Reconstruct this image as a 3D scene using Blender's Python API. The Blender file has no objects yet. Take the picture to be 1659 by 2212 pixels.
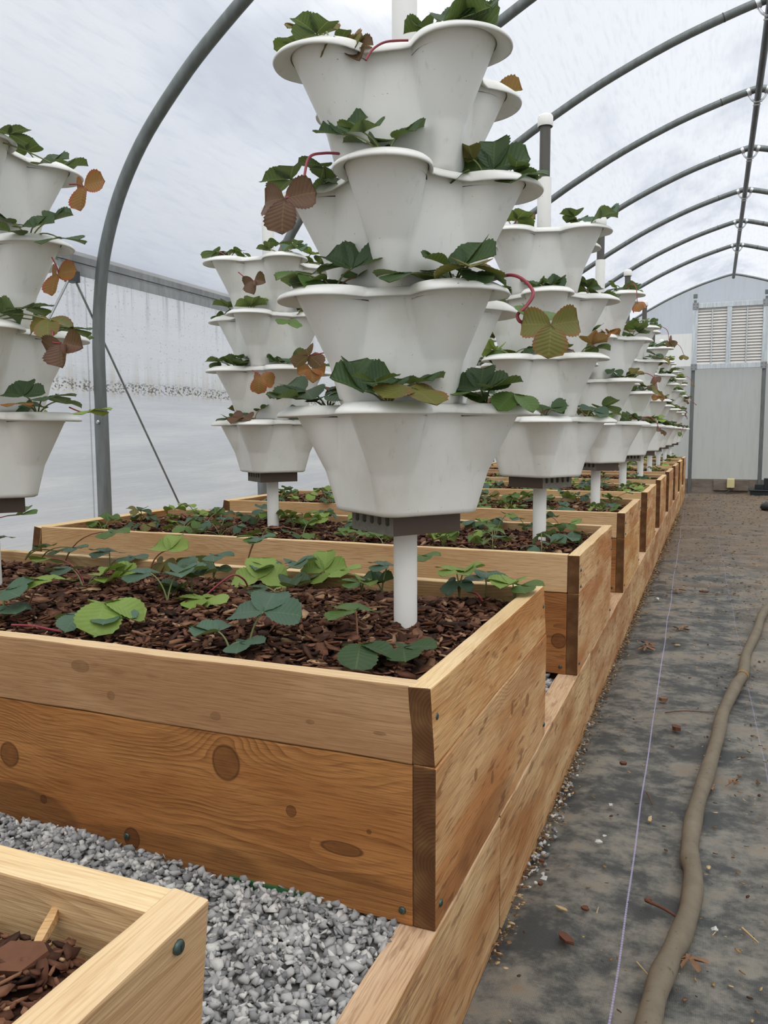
import bpy, bmesh, math, random
import numpy as np
from mathutils import Vector, Matrix, noise as mnoise

random.seed(7)
rng = np.random.default_rng(11)
C = bpy.context.scene.collection
SC = bpy.context.scene
PI = math.pi
def rad(d): return math.radians(d)
def U(a, b): return random.uniform(a, b)

# ------------------------------------------------------------------ camera
F_PX, W_PX, H_PX = 1724.84, 1659, 2212
CAM_Z = 0.87
RT = Vector((0.925418, 0.378923, -0.004359))
UP = Vector((-0.033288, 0.092744, 0.995133))
FW = Vector((-0.377483, 0.920769, -0.098441))
CP = Vector((0, 0, CAM_Z))
cam = bpy.data.cameras.new('camera'); cam_o = bpy.data.objects.new('camera', cam); C.objects.link(cam_o)
cam.sensor_fit = 'VERTICAL'; cam.sensor_height = 24.0; cam.lens = F_PX / H_PX * 24.0
cam.clip_start = 0.02; cam.clip_end = 300
M = Matrix((RT, UP, -FW)).transposed().to_4x4(); M.translation = CP
cam_o.matrix_world = M
SC.camera = cam_o
def ray(u, v): return RT * ((u - 829.5) / F_PX) - UP * ((v - 1106) / F_PX) + FW
def onz(u, v, z): d = ray(u, v); return CP + d * ((z - CAM_Z) / d.z)
def ony(u, v, y): d = ray(u, v); return CP + d * (y / d.y)
def onx(u, v, x): d = ray(u, v); return CP + d * (x / d.x)

# ------------------------------------------------------------------ object helpers
def thing(name, label, cat, loc=(0, 0, 0), group=None, rz=0):
    o = bpy.data.objects.new(name, None); C.objects.link(o)
    o.location = loc; o.rotation_euler = (0, 0, rz); o.empty_display_size = .05
    o['label'] = label; o['category'] = cat
    if group: o['group'] = group
    return o
def tag(o, label, cat, group=None, kind=None):
    o['label'] = label; o['category'] = cat
    if group: o['group'] = group
    if kind: o['kind'] = kind
    return o
def struct(o, label=None, cat=None):
    o['kind'] = 'structure'
    if label: o['label'] = label
    if cat: o['category'] = cat
    return o
def link(name, me, parent=None, loc=None, rot=None, scale=None):
    o = bpy.data.objects.new(name, me); C.objects.link(o)
    if parent: o.parent = parent
    if loc is not None: o.location = loc
    if rot is not None: o.rotation_euler = rot
    if scale is not None: o.scale = scale
    return o
class MB:
    def __init__(s): s.v = []; s.f = []; s.m = []; s.sm = []
    def add(s, vs, fs, mi=0, smooth=False):
        b = len(s.v); s.v.extend([tuple(v) for v in vs])
        for f in fs: s.f.append(tuple(i + b for i in f)); s.m.append(mi); s.sm.append(smooth)
    def box(s, lo, hi, mi=0):
        x0, y0, z0 = lo; x1, y1, z1 = hi
        s.add([(x0,y0,z0),(x1,y0,z0),(x1,y1,z0),(x0,y1,z0),(x0,y0,z1),(x1,y0,z1),(x1,y1,z1),(x0,y1,z1)],
              [(3,2,1,0),(4,5,6,7),(0,1,5,4),(1,2,6,5),(2,3,7,6),(3,0,4,7)], mi)
    def tube(s, pts, r, n=8, mi=0, cap=True):
        pts = [Vector(p) for p in pts]
        rs = r if isinstance(r, (list, tuple)) else [r] * len(pts)
        vs = []; fs = []
        t0 = (pts[1] - pts[0]).normalized()
        ref = Vector((0, 0, 1)) if abs(t0.z) < .9 else Vector((1, 0, 0))
        a = t0.cross(ref).normalized()
        for i, p in enumerate(pts):
            t = (pts[min(i + 1, len(pts) - 1)] - pts[max(i - 1, 0)]).normalized()
            a = (a - t * a.dot(t)).normalized(); b = t.cross(a)
            for k in range(n):
                an = 2 * PI * k / n
                vs.append(p + a * (math.cos(an) * rs[i]) + b * (math.sin(an) * rs[i]))
        for i in range(len(pts) - 1):
            for k in range(n):
                k2 = (k + 1) % n
                fs.append((i * n + k, i * n + k2, (i + 1) * n + k2, (i + 1) * n + k))
        s.add(vs, fs, mi, True)
        if cap:
            m = len(pts) - 1
            s.add(vs[:n], [tuple(range(n))[::-1]], mi); s.add(vs[m * n:], [tuple(range(n))], mi)
    def lathe(s, prof, c=(0, 0, 0), n=24, mi=0, smooth=True):
        vs = []; fs = []
        for r, z in prof:
            for k in range(n):
                a = 2 * PI * k / n; vs.append((c[0] + r * math.cos(a), c[1] + r * math.sin(a), c[2] + z))
        for i in range(len(prof) - 1):
            for k in range(n):
                k2 = (k + 1) % n; fs.append((i * n + k, i * n + k2, (i + 1) * n + k2, (i + 1) * n + k))
        s.add(vs, fs, mi, smooth)
    def mesh(s, name, mats):
        me = bpy.data.meshes.new(name); me.from_pydata(s.v, [], s.f)
        for m in (mats if isinstance(mats, (list, tuple)) else [mats]): me.materials.append(m)
        me.polygons.foreach_set('material_index', s.m); me.polygons.foreach_set('use_smooth', s.sm)
        me.update(); return me
    def obj(s, name, mats, parent=None, **k): return link(name, s.mesh(name, mats), parent, **k)
def bez(p0, p1, p2, n=8):
    p0, p1, p2 = Vector(p0), Vector(p1), Vector(p2)
    return [p0 * (1 - t) ** 2 + p1 * (2 * t * (1 - t)) + p2 * t * t for t in [i / n for i in range(n + 1)]]
def spline(P, n=6):
    P = [Vector(p) for p in P]; out = []
    for i in range(len(P) - 1):
        a, b, c, d = P[max(i - 1, 0)], P[i], P[i + 1], P[min(i + 2, len(P) - 1)]
        for k in range(n):
            t = k / n
            out.append(.5 * ((2 * b) + (c - a) * t + (2 * a - 5 * b + 4 * c - d) * t * t + (3 * b - a - 3 * c + d) * t ** 3))
    return out + [P[-1]]
def bevel(o, w=.003, seg=2):
    m = o.modifiers.new('bevel', 'BEVEL'); m.width = w; m.segments = seg; m.limit_method = 'ANGLE'; return o

# ------------------------------------------------------------------ materials
def srgb(r, g, b):
    f = lambda c: (c / 255) / 12.92 if c / 255 <= .04045 else ((c / 255 + .055) / 1.055) ** 2.4
    return (f(r), f(g), f(b), 1)
class NT:
    def __init__(s, name):
        s.mat = bpy.data.materials.new(name); s.mat.use_nodes = True
        s.t = s.mat.node_tree; s.t.nodes.clear(); s.out = s.t.nodes.new('ShaderNodeOutputMaterial')
    def n(s, typ, **props):
        nd = s.t.nodes.new(typ)
        for k, v in props.items():
            if k == 'ins':
                for kk, vv in v.items(): s.set(nd, kk, vv)
            else: setattr(nd, k, v)
        return nd
    def set(s, nd, k, v):
        i = nd.inputs[k]
        if isinstance(v, bpy.types.NodeSocket): s.t.links.new(v, i)
        else: i.default_value = v
    def math(s, op, a, b=0.0, c=None, clamp=False):
        nd = s.n('ShaderNodeMath', operation=op, use_clamp=clamp); s.set(nd, 0, a); s.set(nd, 1, b)
        if c is not None: s.set(nd, 2, c)
        return nd.outputs[0]
    def vmath(s, op, a, b=(0, 0, 0)):
        nd = s.n('ShaderNodeVectorMath', operation=op); s.set(nd, 0, a); s.set(nd, 1, b); return nd.outputs[0]
    def mix(s, f, a, b, mode='MIX'):
        nd = s.n('ShaderNodeMix', data_type='RGBA', blend_type=mode); s.set(nd, 0, f); s.set(nd, 6, a); s.set(nd, 7, b); return nd.outputs[2]
    def noise(s, vec, scale, detail=3, rough=.55, dist=0):
        nd = s.n('ShaderNodeTexNoise', ins={'Scale': scale, 'Detail': detail, 'Roughness': rough, 'Distortion': dist})
        if vec is not None: s.set(nd, 'Vector', vec)
        return nd.outputs['Fac']
    def map(s, vec, scale=(1, 1, 1), loc=(0, 0, 0)):
        nd = s.n('ShaderNodeMapping'); s.set(nd, 'Vector', vec); nd.inputs['Scale'].default_value = scale; s.set(nd, 'Location', loc); return nd.outputs[0]
    def ss(s, x, a, b):  # smoothstep a->b
        nd = s.n('ShaderNodeMapRange', interpolation_type='SMOOTHSTEP'); s.set(nd, 0, x); s.set(nd, 1, a); s.set(nd, 2, b); return nd.outputs[0]
    def ramp(s, f, stops):
        nd = s.n('ShaderNodeValToRGB'); s.set(nd, 0, f); e = nd.color_ramp.elements
        while len(e) < len(stops): e.new(.5)
        for el, (p, c) in zip(e, stops): el.position = p; el.color = c
        return nd.outputs[0]
    def objco(s): return s.n('ShaderNodeTexCoord').outputs['Object']
    def geo(s, k='Position'): return s.n('ShaderNodeNewGeometry').outputs[k]
    def rand(s): return s.n('ShaderNodeObjectInfo').outputs['Random']
    def sep(s, v): return s.n('ShaderNodeSeparateXYZ', ins={0: v}).outputs
    def comb(s, x, y, z): return s.n('ShaderNodeCombineXYZ', ins={0: x, 1: y, 2: z}).outputs[0]
    def bump(s, h, strength=.3, dist=.002):
        return s.n('ShaderNodeBump', ins={'Height': h, 'Strength': strength, 'Distance': dist}).outputs[0]
    def pbr(s, color, rough=.6, metal=0., normal=None, spec=.5, **k):
        nd = s.n('ShaderNodeBsdfPrincipled'); s.set(nd, 'Base Color', color); s.set(nd, 'Roughness', rough); s.set(nd, 'Metallic', metal)
        s.set(nd, 'Specular IOR Level', spec)
        if normal is not None: s.set(nd, 'Normal', normal)
        for kk, vv in k.items(): s.set(nd, kk, vv)
        return nd.outputs[0]
    def fin(s, sh): s.t.links.new(sh, s.out.inputs['Surface']); return s.mat

def simple(name, col, rough=.6, metal=0., var=.12, scale=20, spec=.5):
    t = NT(name); p = t.objco(); f = t.noise(p, scale, 4)
    dark = tuple(c * (1 - var * 2) for c in col[:3]) + (1,)
    return t.fin(t.pbr(t.mix(f, dark, col), rough, metal, t.bump(f, .15, .001), spec))

def wood(name, light, mid, dark, knots=(), stains=(), ring=170., ringamt=.45, blotch=.5, spots=(.64, .45), knotamt=(.7, .6)):
    """Sawn cedar. Board frame: X along the grain, Y through the thickness, Z across the face."""
    t = NT(name); p = t.objco(); r = t.rand()
    x, y, z = t.sep(p)
    off = t.comb(t.math('MULTIPLY', r, 37.), t.math('MULTIPLY', r, 11.), t.math('MULTIPLY', r, 23.))
    q = t.vmath('ADD', p, off)
    w1 = t.noise(t.map(q, (1.6, 4, 4)), 1.0, 2)
    w2 = t.noise(t.map(q, (5, 16, 16)), 1.0, 2)
    defl = 0.0
    kmask = 0.0; kring = 0.0
    for (kx, kz, rx, rz) in knots:
        dx = t.math('SUBTRACT', x, kx); dz = t.math('SUBTRACT', z, kz)
        ax = t.math('DIVIDE', dx, rx); az = t.math('DIVIDE', dz, rz)
        d = t.math('SQRT', t.math('ADD', t.math('MULTIPLY', ax, ax), t.math('MULTIPLY', az, az)))
        e = t.math('EXPONENT', t.math('MULTIPLY', t.math('MULTIPLY', d, d), -.16))
        defl = t.math('ADD', defl, t.math('MULTIPLY', t.math('MULTIPLY', e, dz), .75))
        d = t.math('ADD', d, t.math('MULTIPLY', t.math('SUBTRACT', w2, .5), .5)); kmask = t.math('MAXIMUM', kmask, t.ss(d, 1.15, .80))
        kring = t.math('MAXIMUM', kring, t.math('MULTIPLY', t.ss(t.math('ABSOLUTE', t.math('SUBTRACT', d, 1.0)), .16, .02), 1.0))
    zz = t.math('SUBTRACT', z, defl) if knots else z
    zz = t.math('ADD', zz, t.math('MULTIPLY', t.math('SUBTRACT', w1, .5), .16))
    zz = t.math('ADD', zz, t.math('MULTIPLY', t.math('SUBTRACT', w2, .5), .018))
    zz = t.math('ADD', zz, t.math('MULTIPLY', t.math('SUBTRACT', r, .5), .12))
    yy = t.math('ADD', t.math('ADD', y, .035), t.math('MULTIPLY', w1, .05))
    rr = t.math('SQRT', t.math('ADD', t.math('MULTIPLY', zz, zz), t.math('MULTIPLY', yy, yy)))
    s = t.math('FRACT', t.math('MULTIPLY', rr, ring))
    late = t.math('MULTIPLY', t.math('POWER', s, 2.5), t.math('ADD', .25, t.ss(t.noise(t.map(q, (3, 22, 22)), 1.0, 2), .35, .68)))
    fib = t.noise(t.map(q, (14, 420, 420)), 1.0, 3, .6)
    big = t.noise(t.map(q, (2.2, 9, 9)), 1.0, 3)
    spot = t.noise(t.map(q, (11, 50, 50)), 1.0, 3, .6)
    col = t.mix(t.ss(big, .5 - blotch * .45, .5 + blotch * .45), light, mid)
    col = t.mix(t.math('MULTIPLY', late, ringamt), col, dark)
    col = t.mix(t.math('MULTIPLY', t.ss(fib, .38, .74), .55), col, dark)
    col = t.mix(t.math('MULTIPLY', t.ss(spot, spots[0], spots[0] + .12), spots[1]), col, dark)
    # board-to-board tone
    hs = t.n('ShaderNodeHueSaturation'); t.set(hs, 'Color', col); t.set(hs, 'Value', t.math('ADD', .86, t.math('MULTIPLY', r, .24)))
    t.set(hs, 'Hue', t.math('ADD', .493, t.math('MULTIPLY', r, .012))); col = hs.outputs[0]
    if knots:
        kc = t.mix(t.noise(t.map(q, (60, 60, 60)), 1.0, 2), tuple(c * .55 for c in dark[:3]) + (1,), tuple(c * .62 for c in mid[:3]) + (1,))
        col = t.mix(t.math('MULTIPLY', kmask, knotamt[0]), col, kc)
        col = t.mix(t.math('MULTIPLY', kring, knotamt[1]), col, tuple(c * .28 for c in dark[:3]) + (1,))
    for (kx, kz, rx, rz, amt) in stains:
        ax = t.math('DIVIDE', t.math('SUBTRACT', x, kx), rx); az = t.math('DIVIDE', t.math('SUBTRACT', z, kz), rz)
        d = t.math('ADD', t.math('SQRT', t.math('ADD', t.math('MULTIPLY', ax, ax), t.math('MULTIPLY', az, az))), t.math('MULTIPLY', t.math('SUBTRACT', big, .5), 1.0))
        col = t.mix(t.math('MULTIPLY', t.ss(d, 1.05, .85), amt), col, t.mix(.55, col, tuple(c * .25 for c in dark[:3]) + (1,)))
    h = t.math('ADD', t.math('MULTIPLY', fib, .6), t.math('MULTIPLY', late, .35))
    return t.fin(t.pbr(col, .78, 0, t.bump(h, .45, .0022), .25))

SAP = (srgb(224, 190, 144), srgb(206, 166, 116), srgb(156, 110, 68))
CED = (srgb(190, 134, 80), srgb(160, 102, 54), srgb(92, 50, 24))
ENDW = (srgb(230, 190, 136), srgb(198, 138, 80), srgb(118, 68, 32))
m_sap = wood('cedar_sapwood', *SAP, ringamt=.35)
m_ced = wood('cedar_heartwood', *CED)
m_side = wood('cedar_side', *ENDW, ringamt=.3, blotch=.3, spots=(.57, .6))
m_beam = wood('cedar_beam', srgb(234, 198, 146), srgb(182, 126, 72), srgb(106, 62, 32), ring=90, ringamt=.25, blotch=.42, spots=(.57, .55))
m_top = wood('pale_top_edge', srgb(240, 214, 170), srgb(230, 198, 148), srgb(196, 152, 102), ringamt=.15)  # paler tone for the top faces of the upper boards
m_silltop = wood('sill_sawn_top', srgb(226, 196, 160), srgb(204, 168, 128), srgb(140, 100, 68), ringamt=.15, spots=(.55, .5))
def endgrain_mat():
    t = NT('end_grain'); p = t.objco(); r = t.rand(); x, y, z = t.sep(p)
    n = t.noise(t.map(p, (30, 30, 30)), 1.0, 2)
    zz = t.math('SUBTRACT', z, t.math('MULTIPLY', t.math('SUBTRACT', r, .5), .1)); yy = t.math('ADD', y, .03)
    d = t.math('ADD', t.math('SQRT', t.math('ADD', t.math('MULTIPLY', zz, zz), t.math('MULTIPLY', yy, yy))), t.math('MULTIPLY', n, .012))
    s = t.math('POWER', t.math('FRACT', t.math('MULTIPLY', d, 210.)), 2.)
    bl = t.noise(t.map(p, (18, 18, 18)), 1.0, 2)
    c = t.mix(t.ss(bl, .35, .7), srgb(98, 66, 40), srgb(132, 98, 64))
    return t.fin(t.pbr(t.mix(t.math('MULTIPLY', s, .45), c, srgb(54, 33, 19)), .85, 0, t.bump(s, .3, .001), .2))
m_end = endgrain_mat()

def plastic(name, col, dirt=.25):
    t = NT(name); p = t.geo(); o = t.objco(); r = t.rand()
    n1 = t.noise(p, 7, 4); n2 = t.noise(t.map(p, (60, 60, 14)), 1.0, 4, .65); sp = t.noise(p, 170, 2, .5)
    c = t.mix(t.math('MULTIPLY', t.ss(n1, .45, .75), dirt), col, srgb(205, 202, 188))
    c = t.mix(t.math('MULTIPLY', t.ss(n2, .58, .8), dirt), c, srgb(186, 182, 166))
    c = t.mix(t.math('MULTIPLY', t.ss(sp, .745, .80), .75), c, srgb(92, 86, 72))
    return t.fin(t.pbr(c, .42, 0, t.bump(n1, .05, .002), .4))
m_pot = plastic('white_planter_plastic', srgb(236, 236, 231), .42)
m_pvc = plastic('white_pvc', srgb(244, 243, 238), .12)
m_soil = simple('potting_soil', srgb(52, 42, 34), .95, var=.3, scale=60, spec=.1)
def galv(name, col, rough=.45, metal=.6):
    t = NT(name); p = t.objco(); n = t.noise(t.map(p, (40, 40, 6)), 1.0, 4, .6); n2 = t.noise(p, 9, 3)
    c = t.mix(t.ss(n, .3, .75), tuple(k * .72 for k in col[:3]) + (1,), col)
    return t.fin(t.pbr(c, t.math('ADD', rough - .1, t.math('MULTIPLY', n2, .2)), metal, t.bump(n, .06, .001)))
m_galv = galv('galvanized_pipe', srgb(124, 130, 128))
m_galv2 = galv('galvanized_post', srgb(142, 147, 147))
m_dark = galv('dark_ridge_pipe', srgb(80, 83, 85))
m_clamp = galv('bright_clamp', srgb(225, 226, 228), .3, .75)
m_alu = galv('aluminium_track', srgb(160, 162, 162), .4, .5)
m_vent = galv('pale_vent_frame', srgb(212, 220, 224), .5, .25)
m_slat = simple('louver_slat', srgb(214, 211, 205), .5, .1, .05)
m_cond = galv('weathered_conduit', srgb(104, 102, 96), .7, .2)
m_screw = galv('dark_screw', srgb(86, 104, 98), .4, .7)
m_brown = simple('brown_composite', srgb(84, 66, 54), .5, 0, .1, 30)
m_gray = simple('gray_composite', srgb(140, 138, 126), .9, 0, .3, 90, .2)
m_black = simple('black_plastic', srgb(30, 38, 40), .45, 0, .1)
m_oldwood = wood('weathered_board', srgb(150, 140, 130), srgb(126, 114, 104), srgb(80, 68, 60), ringamt=.3)
m_cream = simple('cream_box', srgb(226, 214, 160), .5, 0, .08)
m_green = simple('green_strip', srgb(52, 108, 64), .6, 0, .2, 40)
def island_mat(name, stops, rough=.85, spec=.2, bumpscale=90, bs=.5, fine=.25, stretch=(1, 1, 1)):
    t = NT(name); i = t.geo('Random Per Island'); p = t.geo()
    c = t.ramp(i, stops); n = t.noise(t.map(p, stretch), bumpscale, 3, .6)
    c = t.mix(t.math('MULTIPLY', t.ss(n, .35, .75), fine), c, t.mix(1.0, c, (.35, .32, .3, 1), 'MULTIPLY'))
    return t.fin(t.pbr(c, rough, 0, t.bump(n, bs, .002), spec))
m_mulch = island_mat('bark_mulch', [(0, srgb(46, 30, 23)), (.3, srgb(82, 54, 41)), (.55, srgb(108, 72, 54)), (.78, srgb(130, 90, 68)), (.93, srgb(150, 112, 86)), (1, srgb(196, 164, 126))])
m_stone = island_mat('crushed_gravel', [(0, srgb(128, 129, 130)), (.4, srgb(164, 165, 165)), (.75, srgb(188, 188, 186)), (1, srgb(218, 217, 212))], .85, .3, 120, .3, .15)
m_litter = island_mat('dry_litter', [(0, srgb(70, 48, 34)), (.35, srgb(110, 84, 58)), (.7, srgb(158, 128, 88)), (1, srgb(202, 180, 140))])
m_mulchbed = simple('mulch_fines', srgb(58, 40, 32), .95, 0, .3, 45, .1)
m_fines = simple('gravel_fines', srgb(136, 136, 134), .95, 0, .25, 120, .1)

def fabric_mat():
    t = NT('landscape_fabric'); p = t.geo(); x, y, z = t.sep(p)
    # woven tape pattern
    wx = t.math('ABSOLUTE', t.math('SINE', t.math('MULTIPLY', x, 1250.))); wy = t.math('ABSOLUTE', t.math('SINE', t.math('MULTIPLY', y, 900.)))
    weave = t.math('MULTIPLY', wx, wy)
    base = t.mix(t.math('MULTIPLY', weave, .6), srgb(56, 58, 58), srgb(88, 90, 88))
    d1 = t.noise(t.map(p, (2.2, 3.0, 1), (3, 1, 0)), 1.7, 7, .66)
    d2 = t.noise(t.map(p, (14, 16, 1)), 1.0, 6, .7)
    d3 = t.noise(t.map(p, (2.4, 1.2, 1), (7, 2, 0)), 1.0, 4)
    dust = t.math('MULTIPLY', t.ss(t.math('ADD', t.math('MULTIPLY', d1, .65), t.math('MULTIPLY', d2, .35)), .47, .64), .62)
    d4 = t.noise(t.map(p, (26, 30, 1), (5, 2, 1)), 1.0, 6, .75)
    dust = t.math('MULTIPLY', t.ss(t.math('ADD', t.math('MULTIPLY', d1, .5), t.math('ADD', t.math('MULTIPLY', d2, .28), t.math('MULTIPLY', d4, .22))), .435, .575), .68)
    c = t.mix(dust, base, t.mix(d2, srgb(128, 126, 118), srgb(160, 154, 140)))
    far = t.ss(y, 2.5, 9.0)
    dirt = t.math('MULTIPLY', t.ss(t.math('ADD', d1, t.math('ADD', t.math('MULTIPLY', far, .19), t.math('MULTIPLY', t.math('SUBTRACT', d2, .5), .5))), .55, .78), .85)
    right = t.ss(x, .05, .35)
    c = t.mix(t.math('MULTIPLY', right, t.math('MULTIPLY', t.ss(d3, .38, .56), .6)), c, srgb(128, 116, 98))
    c = t.mix(dirt, c, t.mix(d2, srgb(92, 74, 56), srgb(150, 126, 98)))
    mn = t.noise(t.map(p, (1.1, 3.4, 1), (2, 8, 0)), 1.3, 7, .72)
    mud = t.math('MULTIPLY', t.ss(t.math('ADD', mn, t.math('MULTIPLY', t.math('SUBTRACT', t.ss(y, 3.4, 6.5), .5), .22)), .50, .64), .75)
    c = t.mix(mud, c, t.mix(d4, srgb(74, 62, 50), srgb(128, 110, 88)))
    wet = t.noise(t.map(p, (3.2, 3.6, 1), (1.3, 4.1, 0)), 1.0, 3)
    c = t.mix(t.math('MULTIPLY', t.ss(wet, .63, .68), .55), c, srgb(36, 38, 38))
    # stitched marker threads
    wob = t.math('MULTIPLY', t.math('SUBTRACT', t.noise(t.map(p, (0, 1.1, 0)), 1.0, 1), .5), .02)
    for off, slope, amt in ((-.092, -.0185, .9), (.195, -.0175, .3)):
        lx = t.math('SUBTRACT', x, t.math('ADD', t.math('MULTIPLY', y, slope), t.math('ADD', wob, off)))
        ln = t.ss(t.math('ABSOLUTE', lx), .0021, .0012)
        st = t.math('ADD', .55, t.math('MULTIPLY', t.ss(t.math('SINE', t.math('MULTIPLY', y, 900.)), -.3, .3), .45))
        c = t.mix(t.math('MULTIPLY', t.math('MULTIPLY', ln, st), t.math('MULTIPLY', amt, t.math('SUBTRACT', 1.0, t.math('MULTIPLY', dirt, .8)))), c, srgb(168, 160, 196))
    return t.fin(t.pbr(c, .62, 0, t.bump(t.math('ADD', t.math('MULTIPLY', weave, .5), d2), .35, .002), .35))
m_fabric = fabric_mat()

# ---- plastic film
def film_mat(name, tint, transp, transl, detail):
    t = NT(name); p = t.geo()
    tr = t.n('ShaderNodeBsdfTransparent'); tl = t.n('ShaderNodeBsdfTranslucent'); df = t.n('ShaderNodeBsdfDiffuse'); gl = t.n('ShaderNodeBsdfGlossy', ins={'Roughness': .25})
    col, tfac, nrm = detail(t, p)
    t.set(tr, 'Color', (.97, .975, .985, 1)); t.set(tl, 'Color', col); t.set(df, 'Color', col)
    if nrm is not None:
        t.set(tl, 'Normal', nrm); t.set(df, 'Normal', nrm); t.set(gl, 'Normal', nrm)
    m1 = t.n('ShaderNodeMixShader', ins={0: .82}); t.t.links.new(df.outputs[0], m1.inputs[1]); t.t.links.new(tl.outputs[0], m1.inputs[2])
    m2 = t.n('ShaderNodeMixShader', ins={0: tfac}); t.t.links.new(m1.outputs[0], m2.inputs[1]); t.t.links.new(tr.outputs[0], m2.inputs[2])
    m3 = t.n('ShaderNodeMixShader', ins={0: .03}); t.t.links.new(m2.outputs[0], m3.inputs[1]); t.t.links.new(gl.outputs[0], m3.inputs[2])
    return t.fin(m3.outputs[0])
def roof_detail(t, p):
    a = t.noise(t.map(p, (1.2, .5, 1.2)), 1.0, 4, .6); b = t.noise(t.map(p, (40, 5, 40)), 1.0, 3)
    dr = t.noise(p, 120, 2)
    c = t.mix(t.ss(b, .45, .8), srgb(246, 247, 249), srgb(232, 235, 240))
    f = t.math('ADD', .44, t.math('MULTIPLY', t.ss(a, .45, .72), .34))
    return c, f, t.bump(t.math('ADD', t.math('MULTIPLY', dr, .4), b), .25, .004)
m_roof = film_mat('roof_film', 1, 1, 1, roof_detail)
def side_detail(t, p):
    x, y, z = t.sep(p)
    st = t.noise(t.map(p, (1, .9, 13)), 1.0, 6, .62); fine = t.noise(t.map(p, (1, 5, 60)), 1.0, 5, .7)
    drip = t.noise(t.map(p, (1, 38, 1.6)), 1.0, 4, .6); sp = t.noise(t.map(p, (1, 70, 110)), 1.0, 3, .55)
    up = t.ss(t.math('ADD', z, t.math('MULTIPLY', t.math('SUBTRACT', st, .5), .05)), 1.06, 1.16)
    lo = t.mix(t.ss(st, .38, .68), srgb(216, 218, 224), srgb(234, 235, 237))
    lo = t.mix(t.math('MULTIPLY', t.ss(fine, .62, .76), .7), lo, srgb(250, 250, 250))
    c = t.mix(up, lo, t.mix(st, srgb(228, 229, 230), srgb(246, 246, 246)))
    # grime: band of mould spots at the old roll-up line, brown smear above, drips under the rail
    zb = t.math('ADD', z, t.math('MULTIPLY', t.math('SUBTRACT', t.noise(t.map(p, (1, 1.3, 1)), 1.0, 2), .5), .05))
    band = t.math('MULTIPLY', t.ss(zb, 1.03, 1.055), t.ss(zb, 1.10, 1.075))
    smear = t.math('MULTIPLY', t.ss(zb, 1.0, 1.05), t.ss(zb, 1.26, 1.09))
    c = t.mix(t.math('MULTIPLY', smear, t.math('MULTIPLY', t.ss(drip, .35, .7), .5)), c, srgb(196, 184, 160))
    c = t.mix(t.math('MULTIPLY', band, t.math('MULTIPLY', t.ss(sp, .50, .58), .85)), c, srgb(78, 66, 48))
    top = t.ss(z, 1.25, 1.5)
    c = t.mix(t.math('MULTIPLY', top, t.math('MULTIPLY', t.ss(drip, .5, .68), .6)), c, srgb(150, 144, 130))
    s2 = t.math('MULTIPLY', t.ss(sp, .62, .7), t.math('MULTIPLY', t.ss(zb, 1.08, 1.14), .5))
    c = t.mix(s2, c, srgb(130, 120, 98))
    cord = t.ss(t.math('ABSOLUTE', t.math('SUBTRACT', t.math('FRACT', t.math('MULTIPLY', y, .73)), .9)), .004, .002)
    c = t.mix(t.math('MULTIPLY', cord, .5), c, srgb(120, 124, 130))
    f = t.math('ADD', .06, t.math('MULTIPLY', up, .22))
    return c, f, t.bump(t.math('ADD', st, t.math('MULTIPLY', fine, .4)), .5, .01)
m_sidefilm = film_mat('side_wall_film', 1, 1, 1, side_detail)
def endfilm(name, col, tf):
    def d(t, p):
        a = t.noise(t.map(p, (2, 1, 1)), 1.0, 4); b = t.noise(t.map(p, (24, 1, 3)), 1.0, 3)
        return t.mix(t.ss(b, .4, .75), col, tuple(k * .93 for k in col[:3]) + (1,)), t.math('ADD', tf, t.math('MULTIPLY', t.ss(a, .45, .7), tf * .6)), t.bump(b, .15, .004)
    return film_mat(name, 1, 1, 1, d)
m_endclear = endfilm('clear_end_film', srgb(214, 217, 222), .24)
m_endwhite = endfilm('white_end_film', srgb(250, 249, 245), .03)
m_endgrey = endfilm('grey_end_film', srgb(190, 190, 186), .05)

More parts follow.
